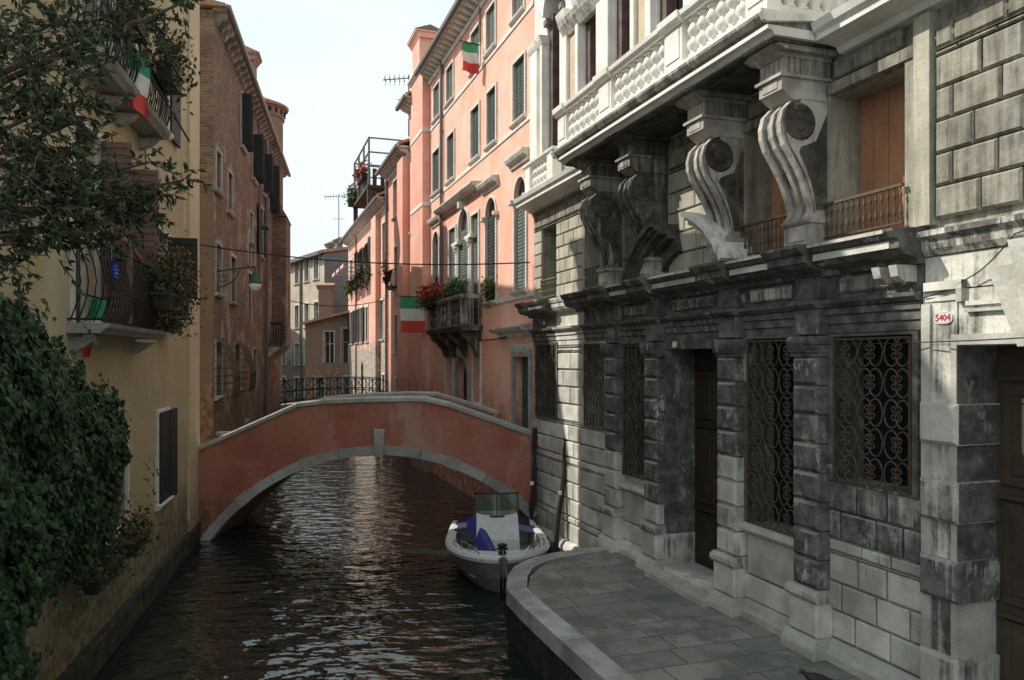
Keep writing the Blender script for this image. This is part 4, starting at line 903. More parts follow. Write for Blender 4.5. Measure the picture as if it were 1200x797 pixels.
mb = MB(); mb.polyy([(9.3, 6.45), (13.4, 6.45), (9.3, 7.4)], -.2, -.01); obj('gable_wall', mb, M['ochre'], AX)
chimney(AX, 12.9, -3.6, 6.4, 9.2, .9, .8, 'ochre')
# far bank ground so that the houses stand on something
mb = MB(); mb.box(-60, 60, 64, 150, -.6, .5); struct('far_bank', mb, M['kerb'])
# second iron footbridge
FB = thing('iron_footbridge', 'dark iron railed footbridge crossing the canal beyond the brick red bridge', 'footbridge', WORLD, (-8, 37.5, 2))
mb = MB()
for k in range(12):
    a0, a1 = k/12, (k+1)/12; x0, x1 = -12.3+8.2*a0, -12.3+8.2*a1; zc = lambda a: 1.7+.35*math.sin(PI*a)
    mb.add([(x0, 36.5, zc(a0)), (x1, 36.5, zc(a1)), (x1, 38.5, zc(a1)), (x0, 38.5, zc(a0)), (x0, 36.5, zc(a0)-.25), (x1, 36.5, zc(a1)-.25), (x1, 38.5, zc(a1)-.25), (x0, 38.5, zc(a0)-.25)], [(0, 1, 2, 3), (7, 6, 5, 4), (0, 4, 5, 1), (2, 6, 7, 3)])
obj('deck', mb, M['cope'], FB)
for y in (36.55, 38.45):
    mb = MB(); N = 10
    for k in range(N+1):
        a = k/N; x = -12.3+8.2*a; z = 1.7+.35*math.sin(PI*a); mb.tube([(x, y, z), (x, y, z+1.12)], .03, 5)
        if k < N:
            b = (k+1)/N; x2 = -12.3+8.2*b; z2 = 1.7+.35*math.sin(PI*b)
            for h in (.12, .6, 1.12): mb.tube([(x, y, z+h), (x2, y, z2+h)], .022, 5)
            mb.tube([(x, y, z+.12), (x2, y, z2+1.12)], .016, 4); mb.tube([(x, y, z+1.12), (x2, y, z2+.12)], .016, 4)
            for q in range(1, 5): xx = x+(x2-x)*q/5; mb.tube([(xx, y, z+.12), (xx, y, z+1.1)], .01, 4)
    obj('railing', mb, M['ironb'], FB)

# ------------------------------------------------------------------ left bank: yellow house
def at(fr, px, py, p=0.):
    """point (x,z) on the facade plane y=p of a frame seen from the photographer's place"""
    o = fr.I @ Vector((0, 0, 4.08)); d = fr.I.to_3x3() @ Vector(((px-600)/911., 1, -(py-420)/911.)); k = (p-o.y)/d.y; q = o+k*d; return q.x, q.z
YH = thing('yellow_house', 'ochre yellow house with dark shutters, bow fronted iron balconies and ivy at its base', 'house', LF, (5, 0, 0))
def opn(x0, x1, ytop, ybot, arch=False, xt=None):
    a, z1 = at(LF, (x0+x1)/2, ytop); _, z0 = at(LF, (x0+x1)/2, ybot); l = at(LF, x0, 400)[0]; r = at(LF, x1, 400)[0]; return (r, l, z0, z1, arch)
fx = lambda o, z0, z1: (o[0], o[1], z0, z1, False)
oL1 = fx(opn(84, 114, 250, 390), 4.52, 7.0); oL2 = fx(opn(132, 151, 250, 390), 4.52, 7.0); oL3 = fx(opn(182, 197, 270, 340), 5.2, 6.35)
oU1 = fx(opn(92, 117, 10, 80), 7.85, 10.5); oU2 = fx(opn(131, 156, 10, 130), 7.85, 10.5); oU3 = (3.15, 4.1, 8.25, 9.9, False); oLo = (3.1, 3.95, 1.5, 3.1, False)
OY = [oL1, oL2, oL3, oU1, oU2, oU3, oLo, (6.0, 7.2, 1.6, 3.0, False)]
shell(YH, 0.0, 11.2, -.6, 11.3, OY, 'yellow', back=8.)
shell(YH, 0.0, 6.9, 11.3, 13.9, [], 'yellow', back=8.)  # unseen roof drop beyond this block, shaped to let the sun past
mb = MB(); mb.box(-.02, 1.15, -.3, .05, .35, 13.5, r=.5); obj('corner_pilaster', mb, M['yellow2'], YH)
mb = MB(); mb.box(-.04, 11.2, -.3, .09, -.6, .42, r=.5, dk=.6); blocks(mb, 0, 11.2, .0, .42, .2, .8, .0, .10, .01, dkf=lambda s, z: random.uniform(.3, .9)); obj('stone_base', mb, M['base'], YH)
tiled_roof(YH, -.1, 6.9, 13.9, y1=.4, back=8.); tiled_roof(YH, 6.95, 11.2, 11.3, y1=.4, back=8., rise=1.2)
for o in (oL1, oL2): hwindow(YH, o, shut='rosewood', mode='none', sill=False, tw=.07)
hwindow(YH, oL3, shut='dkgreen', mode='perpfar', tw=.06); hwindow(YH, oU1, mode='none', sill=False, tw=.12); hwindow(YH, oU2, mode='none', sill=False, tw=.12)
w = hwindow(YH, oU3, mode='none', tw=.07, shut='dkgreen'); m = MB(); m.box(2.25, 3.06, .03, .08, 8.22, 10.05); obj('shutter', m, M['dkgreen'], w)
w = hwindow(YH, oLo, mode='closed', tw=.07, shut='dkgreen'); m = MB(); m.box(2.5, 3.15, .02, .07, 1.45, 3.12); m.box(3.16, 3.9, .02, .06, 1.45, 3.12); obj('shutter', m, M['dkgreen'], w)
hwindow(YH, OY[7], mode='none', tw=.08)
for (a, mt) in ((oL2[0], 'rosewood'), (oL1[0], 'rosewood')):
    m = MB(); m.box(a-.05, a, 0, .42, 4.55, 6.98)
    for k in range(24): z = 4.6+k*.1; m.box(a-.001, a+.014, .05, .37, z, z+.05)
    obj('shutter', m, M[mt], YH)
def bowbalcony(x0, x1, z, dep, label, h=.95, slab=True):
    mb = MB(); mb.prof([(0, z-.12), (dep*.8, z-.12), (dep*.9, z-.08), (dep, z-.05), (dep+.03, z), (0, z+.003)], x0, x1, dk=.2)
    for x in (x0+.2, x1-.2): mb.prof([(0, z-.34), (.08, z-.33), (.22, z-.24), (dep*.7, z-.17), (0, z-.165)], x-.08, x+.08, dk=.3)
    b = obj('balcony', mb, M['cope'], YH); b['label'] = label
    m = MB(); n = int((x1-x0)/.12); bow = lambda t: (dep-.08)+.09*math.sin(PI*min(1, t*1.35))*(1-t*.35)
    for k in range(n+1):
        x = x0+.04+(x1-x0-.08)*k/n; m.tube([(x, bow(q/9), z+.02+h*q/9) for q in range(10)], .009, 4)
    for x in (x0+.04, x1-.04):
        for k in range(5): y = dep*(k+.3)/5.2; m.tube([(x, y+.12*math.sin(PI*q/6), z+.02+h*q/6) for q in range(7)], .009, 4)
        m.tube([(x, 0, z+h), (x, bow(1), z+h)], .016, 5); m.tube([(x, 0, z+.05), (x, bow(0), z+.05)], .014, 5)
    m.tube([(x0+.04, bow(1), z+h), (x1-.04, bow(1), z+h)], .016, 5); m.tube([(x0+.04, bow(0), z+.04), (x1-.04, bow(0), z+.04)], .014, 5); m.tube([(x0+.04, bow(.4), z+.03+h*.4), (x1-.04, bow(.4), z+.03+h*.4)], .01, 5)
    obj('railing', m, M['ironb'], b); return b
bowbalcony(5.35, 8.55, 4.50, .45, 'long lower stone balcony with a bow fronted iron railing')
bowbalcony(7.0, 8.6, 7.78, .42, 'upper iron balcony nearer the ivy'); bowbalcony(4.95, 6.65, 7.78, .42, 'upper iron balcony carrying the flag')
m = MB(); m.tube([(6.6, .36, 5.5), (7.6, .42, 5.62), (8.7, .34, 5.64)], .035, 6); tag(obj('bamboo_pole', m, M['terra'], None, LF, (7.6, .4, 5.6)), 'brownish pole laid along the lower yellow house balcony railing', 'pole')
mb = MB(); mb.tube([(4.86, .03, 3.2), (4.86, .03, 4.1)], .02, 5); pipe(YH, 4.9, .04, 5., 7.6, .015)
# plants on the yellow house
tuft('balcony_plant', 'bushy grey green plants spilling over the middle of the lower yellow house balcony', 'balcony plant', LF, (6.05, .62, 5.02), (.75, .28, .5), 900, .085, 'bushd', 'rust', 120, potbox=(1., .24, .25), trail=.5)
tuft('balcony_plant', 'rusty flowering plant hanging at the far end of the lower yellow house balcony', 'balcony plant', LF, (5.35, .62, 4.95), (.5, .28, .5), 700, .08, 'bushd', 'rust', 420, potbox=(.5, .24, .25), trail=.5)
tuft('window_plant', 'small plant box on the wall below the small window of the yellow house', 'window box', LF, (3.6, .2, 4.72), (.75, .16, .2), 260, .08, 'bushd', 'rust', 60, potbox=(.8, .2, .2), trail=.15)
tuft('balcony_plant', 'leafy plant on the upper balcony behind the hanging flag', 'balcony plant', LF, (5.6, .55, 8.55), (.8, .3, .5), 700, .09, 'bushd', 'rust', 90, potbox=(.8, .24, .25), trail=.5)
tuft('balcony_plant', 'green fern like plant at the near end of the upper balconies', 'balcony plant', LF, (7.5, .5, 8.6), (.8, .25, .5), 700, .09, 'bushd', potbox=(.7, .24, .25), trail=.5)
x, z = at(LF, 155, 640, .25); tuft('window_plant', 'planter with red tinged leaves beside the ivy near the water', 'window box', LF, (x, .25, z+.12), (.9, .2, .24), 300, .09, 'bushd', 'rust', 80, potbox=(.95, .24, .2), trail=.3)
x, z = at(LF, 118, 678, .3); tuft('window_plant', 'lower dark planter half hidden under the ivy near the water', 'window box', LF, (x, .3, z+.12), (1., .2, .2), 300, .08, 'bushd', potbox=(1.1, .24, .2), trail=.3)
# pinwheel
x, z = at(LF, 131, 317, .45); t = thing('foil_pinwheel', 'blue foil pinwheel hanging above the lower yellow house balcony', 'pinwheel', LF, (x, .45, z))
mb = MB()
for k in range(14): a = 2*PI*k/14; mb.add([(x, .45, z), (x+.14*math.cos(a), .47, z+.14*math.sin(a)), (x+.12*math.cos(a+.4), .5, z+.12*math.sin(a+.4)), (x+.05*math.cos(a+.3), .42, z+.05*math.sin(a+.3))], [(0, 1, 2, 3)])
obj('petals', mb, M['pin'], t); mb = MB(); mb.tube([(x, .45, z), (x, .45, z+.8)], .004, 4); obj('string', mb, M['rope'], t)

# flags
def flag(label, frame, p0, p1, dirs, w, h, bands='v', loc=None, wave=.05, pole_r=.015, droop=0., sizes=None):
    """pole p0->p1, cloth hanging from c0 along dirs"""
    t = thing('flag', label, 'flag', frame, p0)
    m = MB(); m.tube([p0, p1], pole_r, 6); obj('pole', m, M['pole'], t)
    c0, du, dv = [Vector(q) for q in dirs]; nu, nv = 15, 18
    nrm = du.cross(dv).normalized(); m = MB(); G = []
    for i in range(nu+1):
        row = []
        for j in range(nv+1):
            a, b = i/nu, j/nv; pnt = c0+du*(w*a*(1-droop*b))+dv*(h*b)+nrm*(wave*math.sin(a*7+b*2.2)*(.3+b))+du*(.03*math.sin(b*6))
            row.append(tuple(pnt))
        G.append(row)
    for i in range(nu):
        for j in range(nv):
            f = (j/nv) if bands == 'h' else (i/nu); m.mi = min(2, int(f*3)); m.quad(G[i][j], G[i][j+1], G[i+1][j+1], G[i+1][j], r=.5)
    c = obj('cloth', m, [M['fgreen'], M['fwhite'], M['fred']], t, smooth=True); return t
flag('green white and red flag hanging at the far end of the geranium balcony', RF, (27.3, .1, 6.28), (27.3, 1.25, 6.28), ((27.3, .28, 6.27), (0, 1, 0), (0, 0, -1)), .86, 1.28, 'h', wave=.05)
flag('small green white and red flag flying from a top floor sill of the pink house', RF, (20.9, .05, 12.85), (21.0, .66, 12.95), ((20.95, .12, 12.9), (0.05, 1, .1), (.1, 0, -1)), .46, .82, 'h', wave=.07)
def W(px, py, d): return ((px-600)/911.*d, d, 4.08-(py-420)/911.*d)
a = W(148, 40, 10.9); b = W(222, 166, 11.4); 
c0 = W(143, 52, 10.9)
flag('green white and red flag drooping from a long thin pole at the upper yellow balcony', WORLD, a, b, (c0, (Vector(W(168, 66, 11.0))-Vector(c0)).normalized(), (.06, .03, -1)), .36, .85, 'h', wave=.05, droop=.1)
c0 = W(104, 350, 9.75)
flag('bundled green flag tied to the lower yellow house balcony, its red end below the slab', WORLD, W(103, 346, 9.75), W(124, 352, 9.85), (c0, (.9, .1, -.1), (-.28, 0, -1)), .22, .72, 'h', wave=.07)

# ivy: a thick shell of leaves clinging to the wall
IV = thing('ivy', 'dense dark green ivy bulging over the lower corner of the yellow house', 'ivy', LF, (9, .3, .4))
poly = [(-60, 352), (0, 350), (30, 346), (60, 352), (78, 385), (98, 420), (120, 440), (148, 478), (162, 520), (160, 560), (146, 600), (140, 640), (118, 655), (95, 690), (70, 705), (55, 740), (44, 830), (-60, 900)]
def inpoly(x, y, P):
    c = False
    for i in range(len(P)):
        (x1, y1), (x2, y2) = P[i-1], P[i]
        if (y1 > y) != (y2 > y) and x < (x2-x1)*(y-y1)/(y2-y1)+x1: c = not c
    return c
PL = [at(LF, px, py, .45) for px, py in poly]; xs = [q[0] for q in PL]; zs = [q[1] for q in PL]
def edged(x, z): 
    return min((Vector((x, z))-Vector(q)).length for q in PL)
from mathutils import noise as mn
def iv_pts(n, deep):
    out = []
    while len(out) < n:
        x = random.uniform(min(xs), min(13.2, max(xs))); z = random.uniform(max(.15, min(zs)), max(zs))
        jx, jz = x+random.gauss(0, .07), z+random.gauss(0, .07)
        if not inpoly(jx, jz, PL): continue
        d = edged(x, z); bulge = min(1., d/.8)
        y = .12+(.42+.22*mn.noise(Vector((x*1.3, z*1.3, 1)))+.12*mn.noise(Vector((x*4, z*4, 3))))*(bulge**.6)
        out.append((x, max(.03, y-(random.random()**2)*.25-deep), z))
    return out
mb = MB()
def ivyleaf(mb, p, L, r):
    # drooping five point leaf facing outwards
    n = Vector((random.gauss(.15, .45), 1, random.gauss(.35, .45))).normalized(); dn = Vector((random.gauss(0, .35), 0, -1)); dn = (dn-n*dn.dot(n)).normalized(); sd = n.cross(dn)
    p = Vector(p); P = [p-dn*L*.45, p-dn*L*.3+sd*L*.42-n*L*.06, p+dn*L*.05+sd*L*.30, p+dn*L*.55-n*L*.1, p+dn*L*.05-sd*L*.30, p-dn*L*.3-sd*L*.42-n*L*.06, p+n*L*.05]
    mb.add(P, [(0, 1, 6), (1, 2, 6), (2, 3, 6), (3, 4, 6), (4, 5, 6), (5, 0, 6)], r=r)
for p in iv_pts(15500, 0): ivyleaf(mb, p, random.uniform(.055, .115), random.random()**1.4)
for k in range(38):   # loose trailing shoots at the rim
    x, z = random.choice(PL[3:16]); x += random.uniform(-.25, .25); z += random.uniform(-.3, .3); y = random.uniform(.3, .6); dx = random.uniform(-.35, .05)
    for q in range(6): ivyleaf(mb, (x+dx*q/9+random.gauss(0, .02), y+.02*q, z-.04*q+.02*math.sin(q)), random.uniform(.04, .08), random.uniform(.3, 1))
obj('foliage', mb, M['ivy'], IV)
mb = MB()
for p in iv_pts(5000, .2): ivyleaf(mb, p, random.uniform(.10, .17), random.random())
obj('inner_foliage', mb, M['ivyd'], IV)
mb = MB()
for k in range(14):
    x = random.uniform(7, 12.5); pts = [(x+.25*math.sin(q*.8+k)+.05*q, .06, .3+q*.45) for q in range(9)]; mb.tube([p for p in pts if inpoly(p[0], p[2], PL)] or pts[:2], .02, 5, taper=.008)
obj('stem', mb, M['bark'], IV)
# garden wall and garden ground beyond the yellow house
mb = MB(); wall(mb, 11.2, 24, -.6, 2.6, [], -.02); mb.box(11.2, 24, -.25, .06, 2.6, 2.72); o = obj('garden_wall', mb, M['yellow'], None, LF, (17, 0, 0)); tag(o, 'low ochre garden wall overgrown by the ivy beside the canal', 'wall')
mb = MB(); mb.quad((11.2, -.1, .9), (24, -.1, .9), (24, -14, .9), (11.2, -14, .9)); struct('garden_ground', mb, M['algae'], frame=LF)
# overhanging tree rooted in the garden
TR = thing('garden_tree', 'narrow leaved tree whose branches hang over the canal in front of the yellow house', 'tree', WORLD, (-5.6, 4.9, .9))
tb = Vector((-5.6, 4.9, .9)); tp = tb+Vector((.25, .2, 3.6)); mb = MB(); mb.tube([tb, tb+Vector((.05, .05, 1.2)), tb+Vector((.2, .05, 2.4)), tp], .17, 10, taper=.11); obj('trunk', mb, M['bark'], TR)
CL = [(-40, 20, 6.0, .8, 900), (10, 30, 5.6, .6, 800), (50, 60, 5.6, .5, 700), (20, 110, 5.4, .55, 900), (70, 120, 5.6, .35, 420), (35, 180, 5.4, .5, 850), (75, 185, 5.6, .33, 420), (20, 235, 5.3, .5, 1050), (70, 225, 5.5, .4, 800), (-40, 150, 5.6, .8, 900), (-50, 270, 5.5, .6, 600),
      (105, 240, 5.7, .36, 650), (145, 232, 5.9, .28, 420), (180, 215, 6.0, .22, 230), (212, 212, 6.1, .12, 80), (175, 190, 6.0, .12, 60), (120, 262, 5.7, .25, 200), (160, 250, 5.9, .16, 120), (50, 270, 5.4, .3, 300), (20, 285, 5.3, .25, 180), (90, 12, 5.8, .35, 300), (128, 28, 5.9, .25, 260), (160, 24, 6.0, .2, 130), (190, 14, 6.1, .2, 130), (212, 4, 6.2, .15, 90), (95, 140, 5.7, .2, 90)]
mb = MB(); lf = MB()
def sprig(a, b, n, wsp):
    """a drooping twig with leaves set along it"""
    a = Vector(a); b = Vector(b); prev = a; pts = [a]; L = (b-a).length
    for q in range(1, 5): pts.append(a.lerp(b, q/4)+Vector((0, 0, -.12*L*(q/4)**2))+Vector(rng.normal(size=3)*.015))
    mb.tube(pts, .006, 4, taper=.002)
    for k in range(n):
        f = random.random()**.8*4; i = min(3, int(f)); p = pts[i].lerp(pts[i+1], f-i); d = (pts[i+1]-pts[i]).normalized()
        side = Vector(rng.normal(size=3)); side = (side-d*side.dot(d)).normalized(); ld = (d*.8+side*.8).normalized(); w = ld.cross(Vector(rng.normal(size=3))).normalized(); ll = random.uniform(.045, .085)
        w *= ll*.2; c = ld.cross(w).normalized()*ll*.05
        lf.add([p, p+ld*ll*.4+w+c, p+ld*ll, p+ld*ll*.4-w+c], [(0, 1, 2), (0, 2, 3)], r=random.random()**1.5)
for (px, py, d, rad, n) in CL:
    c = Vector(W(px, py, d)); st = tp if py < 120 or px < 0 else tp+Vector((0, 0, -.4)); mid = st.lerp(c, .5)+Vector((0, 0, .25))
    mb.tube([st, mid, c], .035, 6, taper=.01)
    for k in range(max(3, n//17)):
        s_ = c+Vector(rng.normal(size=3)*rad*.38)*1.; e_ = s_+(Vector(rng.normal(size=3)).normalized()+Vector((.35, .2, -.25)))*random.uniform(.12, .27)*(.45+rad)
        sprig(s_, e_, 13, 0)
obj('branch', mb, M['bark'], TR); obj('crown', lf, M['olivel'], TR)

# ------------------------------------------------------------------ brick house
BH = thing('brick_house', 'tall old house of flaking red plaster over brick with dark shutters and iron window cages', 'house', BF, (-6, 0, 0))
def bo(x0, x1, z0, z1, arch=False): return (-x1, -x0, z0, z1, arch)
OB = [bo(.25, 1.0, 8.4, 9.4), bo(2.1, 2.9, 8.2, 9.3), bo(.2, 1.0, 5.75, 7.0), bo(2.6, 3.5, 5.7, 7.0), bo(.2, 1.1, 3.1, 4.5), bo(3.3, 4.4, 3.15, 4.5), bo(4.7, 5.5, 10.7, 12.3), bo(7.4, 8.3, 10.3, 11.8), bo(10.4, 11.3, 10.4, 11.9),
      bo(6.6, 7.4, 8.0, 9.0), bo(9.3, 10.4, 7.9, 9.7), bo(6.3, 6.9, 7.2, 8.3, True), bo(12.67, 13.67, 10.2, 12.0), bo(6.2, 7.0, 5.4, 6.9), bo(11.5, 12.4, 5.2, 6.8), bo(7.5, 8.4, 3.0, 4.4), bo(.5, 1.2, .9, 1.7), bo(5.5, 6.2, 1.0, 2.0)]
mb = MB(); wall(mb, -18, 0, -.6, 12.82, OB, 0, .25, lambda s, z: .06 if z > 9 else 0, 2.); obj('wall', mb, M['brick'], BH)
mb = MB(); wall(mb, 0, 2.9, -.6, 12.82, [], 0, .2, None, 2.); o = obj('end_wall', mb, M['oldbrick'], BH)   # turned to face the alley
for v in o.data.vertices:
    gx, gy, gz = v.co.x+OFF[BH.name].x, v.co.y, v.co.z
    v.co = Vector((gy*1.-OFF[BH.name].x+.003, -gx, gz))
mb = MB(); mb.box(0.006, .03, -.9, -.006, 4.6, 8.2); mb.box(0.006, .035, -1.3, -.006, 0, 4.6); obj('plaster_patch', mb, M['ochre'], BH)
mb = MB(); mb.quad((-18, 0, -.6), (-18, -9, -.6), (-18, -9, 12.82), (-18, 0, 12.82)); mb.quad((-18, -9, -.6), (-4.5, -9, -.6), (-4.5, -9, 12.82), (-18, -9, 12.82)); mb.quad((-4.5, -9, -.6), (-4.5, -2.9, -.6), (-4.5, -2.9, 12.82), (-4.5, -9, 12.82)); mb.quad((-4.5, -2.9, -.6), (0, -2.9, -.6), (0, -2.9, 12.82), (-4.5, -2.9, 12.82)); obj('back_wall', mb, M['brick'], BH)  # unseen rear notched by the alley, shaped to let the sun shaft through
mb = MB(); mb.prof([(.3, 12.88), (.3, 12.96), (-4.5, 13.67), (-9.3, 12.97), (-9.3, 12.87)], -18.2, -4.5); mb.prof([(.3, 12.88), (.3, 12.96), (-1.5, 13.27), (-3.0, 12.97), (-3.0, 12.87)], -4.49, .15)
x = -18.1
while x < .1: mb.tube([(x, .35, 12.96), (x, -1.5, 13.29)] if x > -4.5 else [(x, .35, 12.96), (x, -4.5, 13.71)], .065, 6); x += .25
rf = obj('roof', mb, M['tile'], BH)
g = MB(); g.prof([(.31, 12.83), (.37, 12.79), (.43, 12.82), (.44, 12.90), (.37, 12.87)], -18.2, .2); obj('gutter', g, M['gutter'], rf)
mb = MB()
for k in range(34): x = -.25-k*.53; mb.prof([(0, 12.55), (.08, 12.57), (.14, 12.67), (.26, 12.72), (.3, 12.82), (0, 12.82)], x-.08, x+.08, dk=.4)
mb.box(-18, .02, -.02, .32, 12.82, 12.87, dk=.3); obj('eaves', mb, M['cope'], BH)
for i, o in enumerate(OB):
    md = ('none',)*6+('perp', 'perp', 'perp', 'none', 'open', 'none', 'perp', 'none', 'closed', 'none', 'none', 'none'); sh = 'dkgreen'
    w = hwindow(BH, o, mode=md[i], shut=sh, tw=.10, trim='cope', sill=i < 11, pane='greyglass' if i in (0, 1, 2, 3, 4, 5) else 'glass')
    if i in (4, 5):   # belly cages
        m = MB(); a, b, c, d = o[0]-.1, o[1]+.1, o[2]-.05, o[3]+.1; prf = lambda t: .12+.42*math.sin(PI*min(1, (1-t)*.62+.12))**1.2*(1-t)**.35 if t < 1 else .05
        for k in range(17): x = a+(b-a)*k/16; m.tube([(x, prf(q/8), c+(d-c)*q/8) for q in range(9)], .010, 4)
        for q in range(0, 9): m.tube([(a, .0, c+(d-c)*q/8), (a, prf(q/8), c+(d-c)*q/8), (b, prf(q/8), c+(d-c)*q/8), (b, .0, c+(d-c)*q/8)], .009, 4)
        obj('window_cage', m, M['iron'], w)
mb = MB(); mb.box(-13.57, -12.6, 0, .55, 4.55, 4.7, dk=.6); mb.prof([(0, 4.1), (.2, 4.3), (.5, 4.549), (0, 4.549)], -13.47, -13.27); mb.prof([(0, 4.1), (.2, 4.3), (.5, 4.549), (0, 4.549)], -12.57, -12.7)
b = obj('balcony', mb, M['console'], BH); m = MB(); m.box(-13.57, -12.6, .48, .54, 5.5, 5.56)
for k in range(14): x = -13.55+k*.098; m.box(x, x+.02, .5, .52, 4.7, 5.5)
for x in (-13.57, -12.63):
    for k in range(5): m.box(x, x+.02, .08+k*.1, .1+k*.1, 4.7, 5.5)
    m.box(x, x+.03, 0, .54, 5.5, 5.55)
obj('railing', m, M['ironb'], b)
pipe(BH, -11.0, .1, .5, 12.57, .07); pipe(BH, -9.0, .07, 7.0, 12.57, .04)
mb = MB(); mb.box(-9.9, -9.0, .0, .35, 8.9, 8.98); obj('shelf', mb, M['gutter'], BH)
mb = MB(); mb.box(-16.5, -14.2, -.05, .55, 4.6, 10.2); mb.prof([(0, 10.2), (.6, 10.2), (.3, 10.7), (0, 10.9)], -16.6, -14.1); mb.prof([(0, 4.0), (.55, 4.6), (0, 4.6)], -16.5, -14.2); obj('bay', mb, M['brick'], BH)
chimney(BH, -8.6, -.35, 12.87, 15.0, .65, .65, 'tower')
# round brick tower behind
mb = MB(); mb.sm = False; mb.lathe(-16.2, -.85, [(1.1, 8.5), (1.1, 14.9)], 28); mb.lathe(-16.2, -.85, [(1.17, 14.9), (1.17, 15.35), (1.25, 15.4)], 28)
TW_ = obj('wall', mb, M['tower'], thing('brick_turret', 'round brick turret rising behind the brick house roof', 'turret', BF, (-16.2, -.85, 0)))
mb = MB(); mb.lathe(-16.2, -.85, [(1.32, 15.35), (1.36, 15.45), (.1, 16.0)], 28); obj('roof', mb, M['tile'], TW_.parent)
mb = MB()
for k in range(22):
    a = 2*PI*k/22; mb = MB(); X_, Y_ = -16.2+1.15*math.cos(a), -.85+1.15*math.sin(a); mb.box(X_-.06, X_+.06, Y_-.06, Y_+.06, 15.05, 15.25)
    if math.sin(a) > -.2 or math.cos(a) > .2: obj('putlog_hole', mb, M['dark'], TW_.parent)
# street name plate on the end wall (blank enamel) and lamp
SL_ = thing('street_lamp', 'green iron bracket lamp with a milky glass shade on the corner of the brick house', 'street lamp', BF, (-.2, .05, 6.2))
mb = MB(); mb.box(-.26, -.14, .0, .03, 5.75, 6.4); mb.tube([(-.2, .02, 6.28), (-.2, .6, 6.38), (-.2, .98, 6.42)], .022, 6); mb.tube([(-.2, .02, 5.85), (-.2, .3, 5.95), (-.2, .5, 6.1), (-.2, .62, 6.36)], .018, 6)
mb.tube([(-.2, .2+.12*math.cos(t)*(1-t/14), 6.1+.12*math.sin(t)*(1-t/14)) for t in [q*.5 for q in range(18)]], .012, 5); mb.tube([(-.2, .5+.08*math.cos(t)*(1-t/14), 6.26+.08*math.sin(t)*(1-t/14)) for t in [q*.5 for q in range(18)]], .010, 5)
obj('bracket', mb, M['irong'], SL_)
mb = MB(); mb.lathe(-.2, .98, [(.02, 6.42), (.03, 6.32), (.07, 6.27), (.11, 6.15), (.17, 6.02), (.17, 5.99)], 16); obj('lamp_shade', mb, M['irong'], SL_)
mb = MB(); mb.lathe(-.2, .98, [(.15, 5.99), (.15, 5.93), (.10, 5.84), (.03, 5.80)], 16); obj('lamp_glass', mb, M['lampg'], SL_)
mb = MB(); mb.box(.006, .02, -.55, -.1, 5.0, 5.3); o = obj('street_sign', mb, M['enamel'], None, BF, (0, -.3, 5.1)); tag(o, 'small pale wall plaque on the brick end wall above the alley', 'plaque')
# alley pavement between yellow and brick house
mb = MB(); mb.polyz([(-.05, .02), (-.05, -12), (-2.6, -12), (-2.6, .02)][::-1], -.6, .95); struct('alley_paving', mb, M['pave'], frame=LF)

# ------------------------------------------------------------------ bridge
BR = thing('plastered_bridge', 'brick red plastered arch bridge with pale stone coping and a small keystone', 'bridge', WORLD, (-3.3, 18.8, 0))
Y0, Y1 = 17.45, 20.15
def topz(x, near=True): 
    P = [(-7.6, 1.82), (-7.13, 1.97), (-4.8, 3.00), (-4.2, 3.07), (-2.8, 3.13), (-1.95, 3.12), (-1.6, 3.06), (.46, 2.34), (1.2, 2.1)]
    for (a, b), (c, d) in zip(P, P[1:]):
        if a <= x <= c: return b+(d-b)*(x-a)/(c-a)
    return P[-1][1]
xc, zc_, ri, ro = -2.97, -2.78, 4.70, 4.90
archz = lambda x, r: zc_+math.sqrt(max(0, r*r-(x-xc)**2))
def bface(mb, y, dy, xs_):
    for a, b in zip(xs_, xs_[1:]):
        for x_ in (0,): pass
        lo = [max(-.6, archz(q, ro-.02)) if abs(q-xc) < ro-.02 else -.6 for q in (a, b)]
        V = [(a, y, lo[0]), (b, y, lo[1]), (b, y, topz(b)), (a, y, topz(a)), (a, y+dy, lo[0]), (b, y+dy, lo[1]), (b, y+dy, topz(b)), (a, y+dy, topz(a))]
        mb.add(V, [(0, 1, 2, 3), (7, 6, 5, 4), (3, 2, 6, 7), (0, 4, 5, 1)], r=.5)
n = 64; xsn = [-7.12+(.42+7.12)*k/n for k in range(n+1)]; xsf = [-7.9+(.9+7.0)*k/n for k in range(n+1)]
mb = MB(); bface(mb, Y0, .28, xsn); obj('parapet_wall', mb, M['bridge'], BR)
mb = MB(); bface(mb, Y1, -.28, [x for x in xsf if x < -.4]); obj('parapet_wall', mb, M['bridge'], BR)
mb = MB()
for a, b in zip(xsn, xsn[1:]):
    z = min(topz((a+b)/2)-.95, 2.3); z = max(z, .95); mb.box(a, b, Y0+.28, Y1-.28, z-.3, z)
obj('steps', mb, M['pave'], BR)
mb = MB(); A = [PI-.53-(PI-.53-.66)*k/30*1 for k in range(31)]; A = [R(148)-(R(148)-R(38))*k/30 for k in range(31)]
for a, b in zip(A, A[1:]):
    for y in (0,):
        V = []
        for yy in (Y0-.01, Y1+.01):
            V += [(xc+ri*math.cos(a), yy, zc_+ri*math.sin(a)), (xc+ri*math.cos(b), yy, zc_+ri*math.sin(b)), (xc+(ri+.06)*math.cos(b), yy, zc_+(ri+.06)*math.sin(b)), (xc+(ri+.06)*math.cos(a), yy, zc_+(ri+.06)*math.sin(a))]
        mb.add(V, [(0, 4, 5, 1), (0, 1, 2, 3), (7, 6, 5, 4)], r=.5)
obj('vault', mb, M['oldbrick'], BR)
